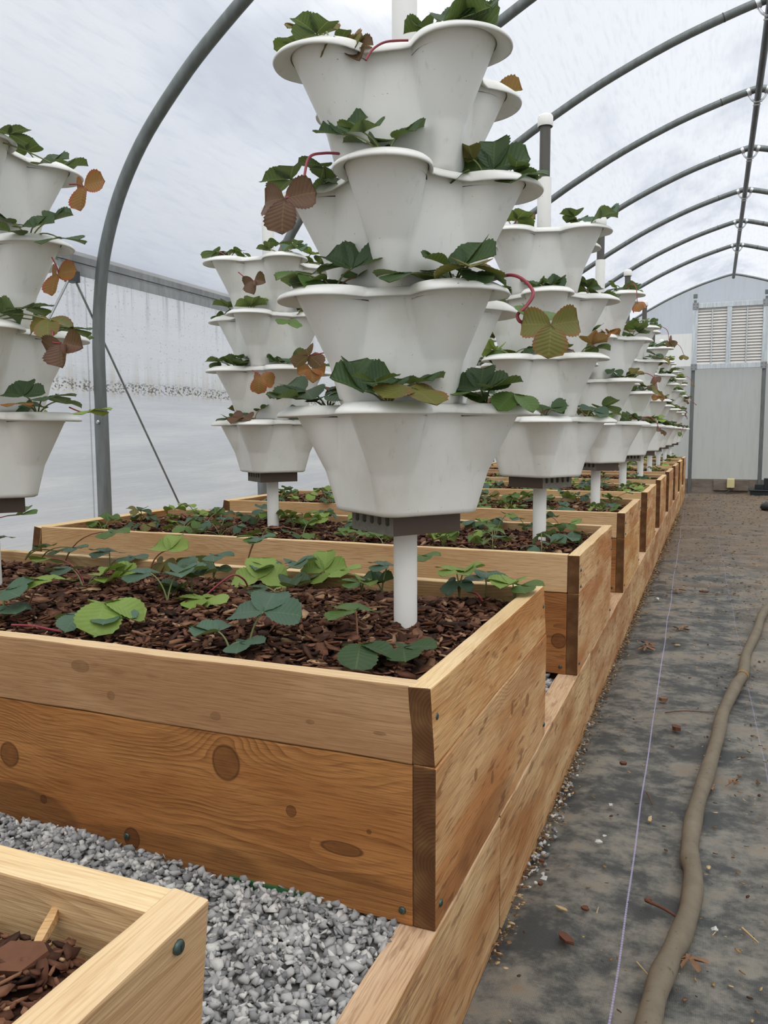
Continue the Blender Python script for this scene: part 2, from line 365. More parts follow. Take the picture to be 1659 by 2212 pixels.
# ---- leaves
def leaf_mat(name, top, top2, under, edge=None):
    t = NT(name); uv = t.n('ShaderNodeTexCoord').outputs['UV']; u, v, _ = t.sep(uv); p = t.objco(); r = t.rand(); isl = t.geo('Random Per Island')
    au = t.math('ABSOLUTE', t.math('SUBTRACT', t.math('MULTIPLY', u, 2.0), 1.0))
    sv = t.math('FRACT', t.math('MULTIPLY', t.math('SUBTRACT', v, t.math('MULTIPLY', au, .30)), 8.0))
    vein = t.math('MAXIMUM', t.ss(au, .06, .02), t.math('MULTIPLY', t.ss(t.math('ABSOLUTE', t.math('SUBTRACT', sv, .5)), .09, .03), .55))
    n = t.noise(p, 30, 3)
    k = t.math('ADD', t.math('MULTIPLY', n, .5), t.math('MULTIPLY', t.math('ADD', r, isl), .3), clamp=True)
    c = t.mix(k, top, top2)
    if edge is not None:
        c = t.mix(t.math('MULTIPLY', t.ss(t.math('ADD', t.math('MAXIMUM', au, t.math('SUBTRACT', t.math('MULTIPLY', v, 1.6), .7)), t.math('MULTIPLY', n, .5)), .9, 1.3), .8), c, edge)
    lite = t.mix(.35, c, srgb(178, 190, 120))
    c = t.mix(t.math('MULTIPLY', vein, .32), c, lite)
    back = t.mix(t.math('MULTIPLY', vein, .6), under, srgb(168, 176, 120))
    c = t.mix(t.geo('Backfacing'), c, back)
    h = t.math('ADD', t.math('MULTIPLY', t.math('ABSOLUTE', t.math('SUBTRACT', sv, .5)), 1.2), t.math('MULTIPLY', n, .4))
    b = t.pbr(c, .5, 0, t.bump(h, .4, .0018), .35)
    tl = t.n('ShaderNodeBsdfTranslucent'); t.set(tl, 'Color', t.mix(.5, c, srgb(120, 140, 40)))
    m = t.n('ShaderNodeMixShader', ins={0: .22}); t.t.links.new(b, m.inputs[1]); t.t.links.new(tl.outputs[0], m.inputs[2])
    return t.fin(m.outputs[0])
LM = {
 'd': leaf_mat('leaf_dark_green', srgb(50, 72, 46), srgb(70, 94, 60), srgb(92, 112, 70)),
 'b': leaf_mat('leaf_blue_green', srgb(66, 92, 74), srgb(94, 122, 100), srgb(110, 130, 88)),
 'g': leaf_mat('leaf_mid_green', srgb(72, 100, 48), srgb(100, 130, 64), srgb(112, 132, 74)),
 'l': leaf_mat('leaf_light_green', srgb(116, 146, 62), srgb(150, 172, 88), srgb(140, 158, 80)),
 'o': leaf_mat('leaf_olive', srgb(96, 100, 48), srgb(120, 112, 56), srgb(120, 108, 66), srgb(140, 84, 52)),
 'r': leaf_mat('leaf_maroon', srgb(112, 66, 58), srgb(104, 82, 62), srgb(142, 104, 94), srgb(84, 48, 40)),
 'f': leaf_mat('leaf_orange', srgb(166, 104, 52), srgb(124, 96, 52), srgb(166, 118, 76), srgb(168, 66, 42)),
}
m_stalk_g = simple('green_stalk', srgb(132, 140, 84), .6, 0, .15)
m_stalk_r = simple('red_stalk', srgb(158, 62, 74), .5, 0, .15)
m_stalk_p = simple('pinkish_stalk', srgb(166, 116, 84), .6, 0, .15)

# ------------------------------------------------------------------ world + light
wd = bpy.data.worlds.new('overcast_sky'); SC.world = wd; wd.use_nodes = True
nt = wd.node_tree; nt.nodes.clear()
class WT(NT):
    def __init__(s): s.t = nt
w = WT(); wo = nt.nodes.new('ShaderNodeOutputWorld'); bg = nt.nodes.new('ShaderNodeBackground')
g = w.n('ShaderNodeTexCoord').outputs['Generated']; gx, gy, gz = w.sep(g)
cl = w.noise(w.map(g, (2.1, 2.1, 3.0), (.35, 1.2, .4)), 1.15, 5, .55, .3)
cl2 = w.noise(w.map(g, (5, 5, 8), (3, 0, 0)), 1.0, 4, .5)
el = w.ss(gz, .18, .52)
k = w.math('ADD', w.math('ADD', w.math('MULTIPLY', cl, 1.05), w.math('MULTIPLY', cl2, .25)), w.math('MULTIPLY', el, .34))
for (du, dv, r0, r1, amt) in ((430, 440, .985, .945, .34), (640, 560, .99, .955, .26), (1560, 470, .985, .90, .30), (1180, 560, .985, .94, .18), (1500, 760, .98, .93, .25)):
    dd = ray(du, dv).normalized(); dt = w.n('ShaderNodeVectorMath', operation='DOT_PRODUCT'); w.set(dt, 0, g); w.set(dt, 1, dd)
    k = w.math('SUBTRACT', k, w.math('MULTIPLY', w.ss(w.math('ADD', dt.outputs['Value'], w.math('MULTIPLY', w.math('SUBTRACT', cl2, .5), .05)), r1, r0), amt))
skyc = w.ramp(w.ss(k, .58, 1.12), [(0, (.41, .455, .54, 1)), (.4, (.65, .69, .755, 1)), (.75, (.99, 1.0, 1.015, 1)), (1, (1.2, 1.2, 1.19, 1))])
w.set(bg, 'Color', skyc); bg.inputs['Strength'].default_value = 1.0
nt.links.new(bg.outputs[0], wo.inputs[0])
sun = bpy.data.lights.new('hazy_sun', 'SUN'); sun.energy = 1.5; sun.angle = rad(50); sun.color = (1, .98, .95)
so = bpy.data.objects.new('hazy_sun', sun); C.objects.link(so); so.rotation_euler = (rad(28), rad(14), 0)

# ------------------------------------------------------------------ shell of the greenhouse
HX, RX = -2.32, .215            # hoop line at the wall, ridge line
YA, YB = -1.6, 13.6             # near and far ends
half = [(HX, 0), (HX, .3), (HX, .6), (HX, .95), (HX, 1.22), (-2.303, 1.423), (-2.268, 1.602), (-2.19, 1.80), (-2.074, 1.984), (-1.924, 2.148),
        (-1.76, 2.295), (-1.50, 2.485), (-1.21, 2.66), (-1.012, 2.775), (-.683, 2.945), (-.296, 3.105), (.06, 3.215), (RX, 3.25)]
prof = half + [(2 * RX - x, z) for x, z in half[::-1][1:]]
sm_half = [(p.x, p.z) for p in spline([(x, 0, z) for x, z in half], 4)]
sm_prof = sm_half + [(2 * RX - x, z) for x, z in sm_half[::-1][1:]]
def offset(pr, d):
    out = []
    for i, (x, z) in enumerate(pr):
        a = pr[max(i - 1, 0)]; b = pr[min(i + 1, len(pr) - 1)]
        tx, tz = b[0] - a[0], b[1] - a[1]; L = math.hypot(tx, tz) or 1
        out.append((x - tz / L * d, z + tx / L * d))
    return out
def floor_z(y): return -.042 * max(0, y - 11.4)
def sheet(name, pr, mat, y0, y1, ny=1):
    mb = MB(); n = len(pr); vs = []
    for j in range(ny + 1):
        y = y0 + (y1 - y0) * j / ny
        vs += [(x, y, z) for x, z in pr]
    fs = [(j * n + i, j * n + i + 1, (j + 1) * n + i + 1, (j + 1) * n + i) for j in range(ny) for i in range(n - 1)]
    mb.add(vs, fs, 0, True); return mb.obj(name, mat)
skin = offset(sm_prof, .034)
ROOFZ = 1.535
roofpr = [p for p in skin if p[1] >= ROOFZ]
struct(sheet('ceiling', roofpr, m_roof, YA, YB), 'hazy white translucent plastic film stretched over the curved hoops')
struct(sheet('wall_left', [(HX - .05, -.02), (HX - .05, .5), (HX - .05, 1.0), (HX - .05, ROOFZ + .02)], m_sidefilm, YA, YB), 'streaky grey plastic side wall with a band of mould specks')
struct(sheet('wall_right', [(2 * RX - HX + .05, ROOFZ + .02), (2 * RX - HX + .05, -.02)], m_sidefilm, YA, YB), 'plastic side wall beyond the aisle')
for xx0, xx1 in ((HX - .05, 2 * RX - HX + .05),):
    mb = MB(); pr_ = [p for p in skin]; b_ = [(xx0, YA, -.02)] + [(x, YA, z) for x, z in pr_] + [(xx1, YA, -.02)]
    mb.add(b_, [tuple(range(len(b_)))[::-1]]); struct(mb.obj('wall_front', m_sidefilm))
# floor: woven ground cover, gently rumpled
fl = MB(); nx, ny = 120, 330; xs = np.linspace(-2.37, 2.8, nx); ys = np.linspace(-1.6, YB, ny)
vs = []
for y in ys:
    for x in xs:
        a = min(1, max(0, (x + .33) / .08))
        z = floor_z(y) + a * (.012 * mnoise.noise(Vector((x * 4.5, y * 2.2, 0))) + .006 * mnoise.noise(Vector((x * 13, y * 6, 3)))) - .012 * (1 - a) - .004
        vs.append((x, y, z))
fl.add(vs, [(j * nx + i, j * nx + i + 1, (j + 1) * nx + i + 1, (j + 1) * nx + i) for j in range(ny - 1) for i in range(nx - 1)], 0, True)
struct(fl.obj('floor', m_fabric), 'dusty black woven ground cover with a purple marker thread')
gd = MB(); gd.box((-60, -40, -.9), (60, 80, -.8)); struct(gd.obj('ground', simple('outside_ground', srgb(156, 156, 144), .95, 0, .12, .5)))

# hip rail (film track) along the side wall, behind the hoops
def rail(name, x, sgn):
    mb = MB()
    pr = [(0, 1.50), (.006, 1.50), (.006, 1.536), (-.004, 1.539), (-.004, 1.548), (.006, 1.551), (.006, 1.592), (0, 1.592)]
    n = len(pr); vs = [(x + sgn * a, YA, z) for a, z in pr] + [(x + sgn * a, YB, z) for a, z in pr]
    mb.add(vs, [(i, (i + 1) % n, n + (i + 1) % n, n + i) for i in range(n)]); return struct(mb.obj(name, m_alu))
rail('trim_1', HX - .042, 1)['label'] = 'grey aluminium film rail along the top of the side wall'
rail('trim_2', 2 * RX - HX + .042, -1)

# hoops
ORD = ['first', 'second', 'third', 'fourth', 'fifth', 'sixth', 'seventh', 'eighth', 'ninth', 'tenth', 'eleventh', 'twelfth']
HY = [2.61 + 1.26 * i for i in range(8)]; HY = [y for y in HY if y < 12.9] + [13.52]
hlab = ['first galvanized hoop, its full curve rising beside the wall-side front tower', 'second galvanized hoop, passing behind the tall front tower',
        'third galvanized hoop, meeting the ridge at the top edge', 'fourth galvanized hoop from the camera', 'fifth galvanized hoop from the camera',
        'sixth galvanized hoop from the camera', 'seventh galvanized hoop from the camera', 'eighth galvanized hoop, just before the end wall', 'last thin hoop lying against the end wall']
def cut(pr, z0): return [p for p in pr if p[1] >= z0]
for i, y in enumerate(HY):
    last = i == len(HY) - 1
    t = thing('greenhouse_hoop', hlab[min(i, 7)] if not last else hlab[-1], 'hoop', (0, y, 0), 'galvanized hoops of the greenhouse')
    r = .016 if last else .0245
    mb = MB(); mb.tube([(x, 0, z) for x, z in sm_prof if z > .9], r, 14); mb.obj('arch_pipe', m_galv, t)
    for sx in (1, -1):
        xx = HX if sx == 1 else 2 * RX - HX
        mp = MB(); mp.tube([(xx, 0, floor_z(y) - .1), (xx, 0, .955)], r + .0035, 14); mp.obj('ground_post', m_galv2, t)
        mbolt = MB(); mbolt.lathe([(0, .0), (.008, 0), (.008, .006), (.004, .009), (0, .009)], (0, 0, 0), 8)
        b = mbolt.obj('bolt', m_clamp, t); b.location = (xx + sx * .010, -(r + .004), .92); b.rotation_euler = (rad(90), 0, 0)
        ms = MB(); xs_, zs_ = (-.02, 3.193) if sx == 1 else (.45, 3.193)
        dxn = Vector((1, 0, .30 * sx)).normalized()
        if not last:
            ms.tube([Vector((xs_, 0, zs_)) - dxn * .003, Vector((xs_, 0, zs_)) + dxn * .003], r + .002, 14); ms.obj('joint_ring', m_dark, t)
    if not last:
        mc = MB()
        for sx in (1, -1):
            pts = [(RX - sx * .058, 0, 3.235 + .03), (RX - sx * .054, 0, 3.21), (RX - sx * .036, 0, 3.178), (RX - sx * .010, 0, 3.162)]
            mc.tube(spline(pts, 4), .008, 8)
            mc.lathe([(.031, -.008), (.036, -.008), (.036, .008), (.031, .008)], (0, 0, 0), 14) if False else None
            mc.tube([(RX - sx * .072, 0, 3.229), (RX - sx * .05, 0, 3.238)], .028, 14)
        mc.tube([(RX - .028, -.012, 3.158), (RX + .028, -.012, 3.158)], .005, 6); mc.tube([(RX - .03, 0, 3.142), (RX + .02, 0, 3.142)], .004, 6)
        mc.obj('ridge_clamp', m_clamp, t)
mb = MB(); mb.tube([(RX, YA, 3.195), (RX, YB - .12, 3.195)], .022, 14)
tag(mb.obj('ridge_pipe', m_dark), 'dark straight pipe running along the ridge under the hoops', 'pipe')
# diagonal brace rods from the hip rail bracket beside the first hoop
br = thing('brace_rods', 'pair of thin grey brace rods spreading from the rail bracket beside the first hoop', 'brace', (HX - .02, 2.50, 1.475))
mb = MB(); mb.box((-.02, -.022, -.012), (.02, .022, .03)); mb.obj('bracket', m_dark, br)
for dy in (-.95, .95):
    mb = MB(); mb.tube([(0, math.copysign(.015, dy), 0), (-.005, dy, -1.40)], .0048, 6); mb.obj('rod', m_alu, br)

# ------------------------------------------------------------------ end wall
YE = YB
P = lambda u, v: ony(u, v, YE)
pa = P(1503, 655); pb = P(1655, 650); zt = P(1575, 655).z; zb_ = P(1575, 792).z
xl, xr = P(1494, 900).x, P(1646, 900).x
white_t, white_b = P(1460, 722).z, P(1460, 792).z
zbase = P(1560, 1035).z; zfl = floor_z(YE)
def endpanel(name, x0, x1, z0, z1, mat, clip=False, y=YE):
    mb = MB(); n = 40; vs = []; fs = []
    def roofz(x):
        for (a, b) in zip(skin[:-1], skin[1:]):
            if a[0] <= x <= b[0] and b[0] > a[0]: return a[1] + (b[1] - a[1]) * (x - a[0]) / (b[0] - a[0])
        return 1.3
    for i in range(n + 1):
        x = x0 + (x1 - x0) * i / n; zz = min(z1, roofz(x)) if clip else z1
        vs += [(x, y, z0), (x, y, max(zz, z0))]
    fs = [(2 * i, 2 * i + 2, 2 * i + 3, 2 * i + 1) for i in range(n)]
    mb.add(vs, fs); return struct(mb.obj(name, mat))
XL_, XR_ = HX - .02, 2 * RX - HX + .02
endpanel('wall_back', XL_, XR_, white_t, 3.4, m_endclear, True)['label'] = 'hazy bluish film filling the gable above the shutters'
endpanel('wall_back', XL_, xl, white_b, white_t, m_endwhite, True)
endpanel('wall_back', xr, XR_, white_b, white_t, m_endwhite, True)
endpanel('wall_back', XL_, XR_, zbase - .02, white_b, m_endgrey, True)
for i, x in enumerate((xl, xr)):
    mb = MB(); mb.box((x - .028, YE - .07, zfl - .02), (x + .028, YE - .015, zb_)); mb.box((x - .02, YE - .06, zt), (x + .02, YE - .02, 2.78 + .12))
    mb.box((x - .03, YE - .075, zt + .10), (x + .03, YE - .02, zt + .16))
    o = mb.obj('end_wall_post', m_galv); bevel(o, .004)
    tag(o, ['grey steel post between the last bed and the end wall shutters', 'grey steel post of the end wall behind the black tray'][i], 'post')
bb = MB(); bb.box((XL_, YE - .05, zfl - .02), (XR_, YE - .005, zbase)); struct(bb.obj('baseboard_back', m_oldwood), 'weathered grey base plank along the end wall')
x0, x1 = P(1541, 1040).x, P(1617, 1040).x
o = MB(); o.box((x0, YE - .085, P(1580, 1059).z), (x1, YE - .052, zbase - .01)); o = o.obj('loose_plank', m_oldwood); bevel(o)
tag(o, 'short weathered plank fixed to the base board under the shutters', 'board')
bx = thing('outlet_box', 'cream weatherproof box on the short plank at the end wall', 'electrical box', P(1578, 1043) + Vector((0, -.10, 0)))
mb = MB(); mb.box((-.055, -.05, -.075), (.055, .012, .075)); bevel(mb.obj('cover', m_cream, bx), .015, 3)
mb = MB(); mb.tube(spline([(0, -.01, -.07), (-.01, -.02, -.11), (-.07, -.02, -.15), (-.1, -.03, -.17)]), .008, 6); mb.obj('cord', m_cond, bx)
# vent frame + two louvred shutters
vf = thing('vent_frame', 'pale metal frame holding two louvred shutters high on the end wall', 'frame', (0, YE - .09, 0))
FWD = .055
xm = (P(1575, 700).x)
def bar(a, b, nm='frame_bar'):
    yo = .004 if nm == 'frame_upright' else 0
    mb = MB(); mb.box((a[0], -.02 + yo, a[1]), (b[0], .02 + yo, b[1])); o = mb.obj(nm, m_vent, vf); bevel(o, .003); return o
bar((xl - .02, zb_ - .03), (xr + .02, zb_ + .045)); bar((xl - .02, zt - .065), (xr + .02, zt + .01))
bar((xl - .03, zb_ - .035), (xl + .045, zt + .015), 'frame_upright'); bar((xr - .045, zb_ - .035), (xr + .03, zt + .015), 'frame_upright'); bar((xm - .032, zb_), (xm + .032, zt), 'frame_upright')
for sx in (xl + .01, xr - .01):
    for sz in (zb_, zt - .03):
        mb = MB(); mb.box((sx - .045, -.026, sz - .05), (sx + .045, -.02, sz + .05)); mb.obj('corner_plate', m_alu, vf)
        for k in range(4):
            mb = MB(); mb.box((sx - .03 + .05 * (k % 2), -.03, sz - .03 + .05 * (k // 2)), (sx - .02 + .05 * (k % 2), -.026, sz - .02 + .05 * (k // 2))); mb.obj('bolt', m_dark, vf)
for i, (a, b) in enumerate(((xl + .047, xm - .034), (xm + .034, xr - .047))):
    t = thing('louver_shutter', ['shut louvred shutter beside the tower row, in the vent frame', 'shut louvred shutter on the far side from the tower row, in the vent frame'][i], 'shutter', (a, YE - .09, zb_ + .047))
    hgt = zt - .067 - (zb_ + .047); ns = 19; wdt = b - a
    mb = MB(); mb.box((0, .03, 0), (wdt, .034, hgt)); mb.obj('backing', m_slat, t)
    for k in range(ns):
        z = hgt * k / ns; h = hgt / ns * 1.12
        mb = MB(); mb.add([(0, .002, z), (wdt, .002, z), (wdt, .026, z + h), (0, .026, z + h), (0, .012, z), (wdt, .012, z)], [(0, 1, 2, 3), (0, 4, 5, 1)])
        mb.obj('slat', m_slat, t)
    mb = MB(); mb.tube([(wdt * .5, -.006, .01), (wdt * .5, -.006, hgt - .02)], .009, 6); mb.obj('pull_rod', m_vent, t)
# black tray with pump box near the end wall
tp = P(1640, 1062); tp = Vector((tp.x + .03, YE - .55, floor_z(YE - .55)))
tr = thing('plastic_tray', 'black plastic tray with an upright box standing by the end wall', 'tray', tp)
mb = MB(); mb.box((-.18, -.14, 0), (.30, .14, .07)); mb.box((-.2, -.16, .062), (.32, .16, .085)); bevel(mb.obj('tray_body', m_black, tr), .008)
mb = MB(); mb.box((.0, -.05, .085), (.09, .05, .25)); mb.box((-.12, -.05, .085), (.0, .05, .16)); bevel(mb.obj('box', m_black, tr), .006)
sp_ = onz(1660, 1095, .03)
mb = MB(); mb.lathe([(0, 0), (.09, 0), (.12, .03), (.10, .075), (.04, .1), (0, .1)], (0, 0, 0), 16)
tag(mb.obj('black_pot', m_black, loc=(sp_.x + .03, sp_.y, floor_z(sp_.y) - .01)), 'rounded black plastic pot on the path before the tray', 'pot')

# ------------------------------------------------------------------ raised beds
BY0, BSP, BDEP = .955, 1.215, .755
BX0, BX1 = -2.255, -.32
ZB, ZJ, ZT = .207, .433, .54
TH = .032
def board(name, L, h, th, mats, parent, loc, rz=0, tilt=0, ry=0):
    """box in the board frame, edges slightly ragged"""
    n = max(6, int(L / .05)); vs = []; fs = []; mi = []
    seed = U(0, 99)
    for i in range(n + 1):
        x = -L / 2 + L * i / n
        for k, (y, z) in enumerate(((-th / 2, -h / 2), (th / 2, -h / 2), (th / 2, h / 2), (-th / 2, h / 2))):
            j = .0016 * mnoise.noise(Vector((x * 9, k * 3.1, seed))); vs.append((x, y + j * .6, z + j))
    for i in range(n):
        for k in range(4):
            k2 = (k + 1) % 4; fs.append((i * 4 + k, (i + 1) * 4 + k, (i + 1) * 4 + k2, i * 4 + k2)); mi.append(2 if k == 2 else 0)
    fs.append((0, 1, 2, 3)); mi.append(1); b = n * 4; fs.append((b + 3, b + 2, b + 1, b)); mi.append(1)
    me = bpy.data.meshes.new(name); me.from_pydata(vs, [], fs)
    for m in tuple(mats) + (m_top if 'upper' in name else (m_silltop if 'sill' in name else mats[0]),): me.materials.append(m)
    me.polygons.foreach_set('material_index', mi); me.update()
    o = link(name, me, parent, loc); o.rotation_mode = 'XYZ'
    o.matrix_local = Matrix.Translation(loc) @ Matrix.Rotation(rz, 4, 'Z') @ Matrix.Rotation(tilt, 4, 'X') @ Matrix.Rotation(ry, 4, 'Y')
    bevel(o, .0022, 2); return o
def screw(parent, loc, axis):
    mb = MB(); mb.lathe([(0, .0025), (.004, .0022), (.0052, .001), (.0052, -.002)], (0, 0, 0), 10); mb.box((-.0022, -.0007, .0022), (.0022, .0007, .003))
    o = mb.obj('screw', m_screw, parent, loc=loc)
    o.rotation_euler = {'-y': (rad(90), 0, 0), '+x': (0, rad(90), 0)}[axis]
    return o
# feature knots on the big lower board of the front bed (board frame: x from board centre)
fbc = ((BX0 + TH) + (BX1 - TH)) / 2; zc_lo = (ZB + ZJ) / 2; zc_up = (ZJ + ZT) / 2
def fk(u, v, ru, rv, up=False):
    p = ony(u, v, BY0); s = F_PX / (p - CP).dot(FW); return (p.x - fbc, p.z - (zc_up if up else zc_lo), ru / s * 1.06, rv / s)
k_lo = [fk(487, 1647, 29, 37), fk(20, 1630, 24, 26), fk(629, 1752, 11, 12), fk(94, 1727, 8, 9), fk(738, 1833, 46, 15), fk(797, 1797, 5, 5), fk(285, 1812, 18, 22)]
st_lo = [fk(40, 1745, 170, 55) + (.85,), fk(330, 1840, 260, 50) + (.6,), fk(700, 1905, 260, 40) + (.4,)]
k_up = [fk(466, 1547, 12, 9, True), fk(240, 1503, 10, 10, True), fk(670, 1560, 9, 5, True), fk(820, 1585, 14, 4, True), fk(345/2, 1440, 22, 13, True)]
m_front_lo = wood('cedar_front_lower', *CED, knots=k_lo, stains=st_lo, ring=190, ringamt=.5)
m_front_up = wood('cedar_front_upper', srgb(196, 160, 116), srgb(178, 138, 96), srgb(132, 94, 58), knots=k_up, knotamt=(.6, .25), ring=210, ringamt=.3, blotch=.3)
def sk(y, z, ry_, rz_): return (y - (BY0 + BDEP / 2), z - zc_lo, ry_, rz_)
m_side_front = wood('cedar_end_lower', *ENDW, knots=[sk(1.39, .37, .010, .011), sk(1.52, .345, .016, .013), sk(1.15, .345, .010, .010), sk(1.25, .30, .008, .010)], knotamt=(.75, .3),
                    stains=[sk(1.2, .235, .20, .05) + (.55,), sk(1.02, .225, .14, .035) + (.5,)], ringamt=.22, blotch=.35, spots=(.56, .65))
m_second_front = wood('cedar_second_front', *CED, knots=[(.955 - .04, -.02, .02, .02), (.3, .05, .012, .01)], ring=180)
BEDN = ['corner bed', 'front bed', 'second bed', 'third bed', 'fourth bed', 'fifth bed', 'sixth bed', 'seventh bed', 'eighth bed', 'ninth bed']
blab = ['pale cedar raised bed cut off at the lower corner, only one end showing', 'large cedar raised bed in front with the tall near tower', 'cedar raised bed standing just behind the front bed']
for i in range(3, 10): blab.append(f'cedar raised bed, {ORD[i-1]} in the row of full beds from the camera')
BEDS = []
for b in range(10):
    y0 = BY0 + BSP * (b - 1); y1 = y0 + BDEP
    if b == 0: y0, y1 = y1 - .04 - BDEP, y1 - .04
    t = thing('raised_bed', blab[b], 'raised bed', (0, y0, ZB), 'cedar raised beds'); BEDS.append(t)
    yl = lambda y: y - y0
    Lf = (BX1 - TH) - (BX0 + TH)
    fu = m_front_up if b == 1 else m_sap; flo = m_front_lo if b == 1 else (m_second_front if b in (2,) else m_ced)
    sgn = U(-1, 1)
    hl = ZJ - ZB; hu = ZT - ZJ - .002
    # front and back boards
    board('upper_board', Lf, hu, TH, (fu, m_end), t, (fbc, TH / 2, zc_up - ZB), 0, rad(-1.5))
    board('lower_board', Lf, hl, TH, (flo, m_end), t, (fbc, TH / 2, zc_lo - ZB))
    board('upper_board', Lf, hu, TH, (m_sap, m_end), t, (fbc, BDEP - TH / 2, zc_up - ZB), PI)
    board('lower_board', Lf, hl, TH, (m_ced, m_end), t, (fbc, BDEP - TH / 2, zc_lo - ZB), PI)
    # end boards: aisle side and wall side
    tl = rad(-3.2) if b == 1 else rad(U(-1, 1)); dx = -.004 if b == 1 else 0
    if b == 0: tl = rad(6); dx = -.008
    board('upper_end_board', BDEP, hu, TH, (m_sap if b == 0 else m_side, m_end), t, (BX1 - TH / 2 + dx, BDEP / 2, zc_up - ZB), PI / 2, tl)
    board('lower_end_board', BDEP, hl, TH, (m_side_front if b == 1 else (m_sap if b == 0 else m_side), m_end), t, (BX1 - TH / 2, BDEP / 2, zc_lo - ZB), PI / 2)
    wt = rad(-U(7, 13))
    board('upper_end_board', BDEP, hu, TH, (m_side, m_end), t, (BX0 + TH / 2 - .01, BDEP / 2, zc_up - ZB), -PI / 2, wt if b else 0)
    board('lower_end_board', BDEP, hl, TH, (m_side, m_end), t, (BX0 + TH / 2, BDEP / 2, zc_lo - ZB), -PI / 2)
    if b == 0: screw(t, (BX1 - .008 + (.524 - zc_up) * math.tan(rad(6)) + .001, .418 - y0, .524 - ZB), '+x')
    if 1 <= b <= 4:
        for (x, z) in ((BX1 - TH - .015, .02),) + (((-.83, .035),) if b == 1 else ()): screw(t, (x, -.001, z), '-y')
        for (y, z) in ((.018, .29), (.02, .245), (.02, .03), (BDEP - .018, .29), (BDEP - .02, .25), (BDEP - .02, .03)): screw(t, (BX1 + .0005 + (-.006 if (b == 1 and z > .22) else 0), y, z), '+x')
    if b == 1:
        g0, g1 = ony(495, 1885, BY0).x, ony(690, 1932, BY0).x; mb = MB(); mb.box((g0, -.003, -.004), (g1, .0, .011)); mb.obj('green_strip', m_green, t)['label'] = 'green painted strip under the board'

# sill timbers along the aisle
cuts = [-.6, 1.306, 2.42, 3.80, 4.9, 6.1, 7.3, 8.5, 9.7, 11.43]
for i in range(len(cuts) - 1):
    L = cuts[i + 1] - cuts[i] - .003
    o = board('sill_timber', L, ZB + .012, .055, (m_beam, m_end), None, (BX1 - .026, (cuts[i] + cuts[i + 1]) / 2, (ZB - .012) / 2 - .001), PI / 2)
    pl = ['under the gap before the front bed', 'under the front bed', 'under the second bed', 'under the third bed'] + [f'{ORD[k]} along the aisle from the camera' for k in range(4, 12)]
    tag(o, f'cedar sill timber lying along the path, {pl[i]}', 'timber', 'cedar sill timbers beside the path')
for b in range(10):
    y = BY0 + BSP * (b - 1)
    board('bearer', BX1 - .06 - BX0, ZB - .004, .05, (m_beam, m_end), BEDS[b], ((BX0 + BX1 - .06) / 2, BDEP / 2, -(ZB - .004) / 2 - .002))

# ------------------------------------------------------------------ loose materials (numpy meshes)
def np_mesh(name, V, Fc, mat, parent=None):
    me = bpy.data.meshes.new(name); V = np.asarray(V, np.float32); Fc = np.asarray(Fc, np.int32)
    me.vertices.add(len(V)); me.vertices.foreach_set('co', V.ravel())
    k = Fc.shape[1]; me.loops.add(Fc.size); me.loops.foreach_set('vertex_index', Fc.ravel())
    me.polygons.add(len(Fc)); me.polygons.foreach_set('loop_start', np.arange(0, Fc.size, k, dtype=np.int32))
    try: me.polygons.foreach_set('loop_total', np.full(len(Fc), k, np.int32))
    except Exception: pass
    me.materials.append(mat); me.update(calc_edges=True); me.validate()
    return link(name, me, parent)
def rotm(a, b, c):
    ca, sa, cb, sb, cc, sc_ = np.cos(a), np.sin(a), np.cos(b), np.sin(b), np.cos(c), np.sin(c)
    Rz = np.stack([np.stack([ca, -sa, 0 * a], -1), np.stack([sa, ca, 0 * a], -1), np.stack([0 * a, 0 * a, 1 + 0 * a], -1)], -2)
    Rx = np.stack([np.stack([1 + 0 * b, 0 * b, 0 * b], -1), np.stack([0 * b, cb, -sb], -1), np.stack([0 * b, sb, cb], -1)], -2)
    Ry = np.stack([np.stack([cc, 0 * c, sc_], -1), np.stack([0 * c, 1 + 0 * c, 0 * c], -1), np.stack([-sc_, 0 * c, cc], -1)], -2)
    return Rz @ Rx @ Ry
def hull_templates(n, flat, pts=11, seed=1):
    rr = random.Random(seed); out = []
    for _ in range(n):
        bm = bmesh.new()
        for k in range(pts):
            v = Vector((rr.gauss(0, 1), rr.gauss(0, 1), rr.gauss(0, 1))).normalized() * rr.uniform(.8, 1.1)
            bm.verts.new((v.x, v.y, v.z * flat))
        r = bmesh.ops.convex_hull(bm, input=bm.verts)
        bmesh.ops.delete(bm, geom=[g for g in set(r['geom_interior']) | set(r['geom_unused']) if isinstance(g, bmesh.types.BMVert)], context='VERTS')
        bmesh.ops.triangulate(bm, faces=bm.faces); bm.verts.index_update()
        out.append((np.array([v.co[:] for v in bm.verts]), np.array([[v.index for v in f.verts] for f in bm.faces])))
        bm.free()
    return out
def scatter(name, tmpl, pos, scl, rot, mat):
    V = []; Fs = []; b = 0; idx = rng.integers(0, len(tmpl), len(pos))
    for ti, (tv, tf) in enumerate(tmpl):
        sel = np.where(idx == ti)[0]
        if not len(sel): continue
        v = np.einsum('nij,nkj->nki', rot[sel], tv[None] * scl[sel][:, None, :]) + pos[sel][:, None, :]
        n = len(tv); V.append(v.reshape(-1, 3)); f = tf[None] + (np.arange(len(sel)) * n)[:, None, None] + b
        Fs.append(f.reshape(-1, 3)); b += n * len(sel)
    return np_mesh(name, np.concatenate(V), np.concatenate(Fs), mat)
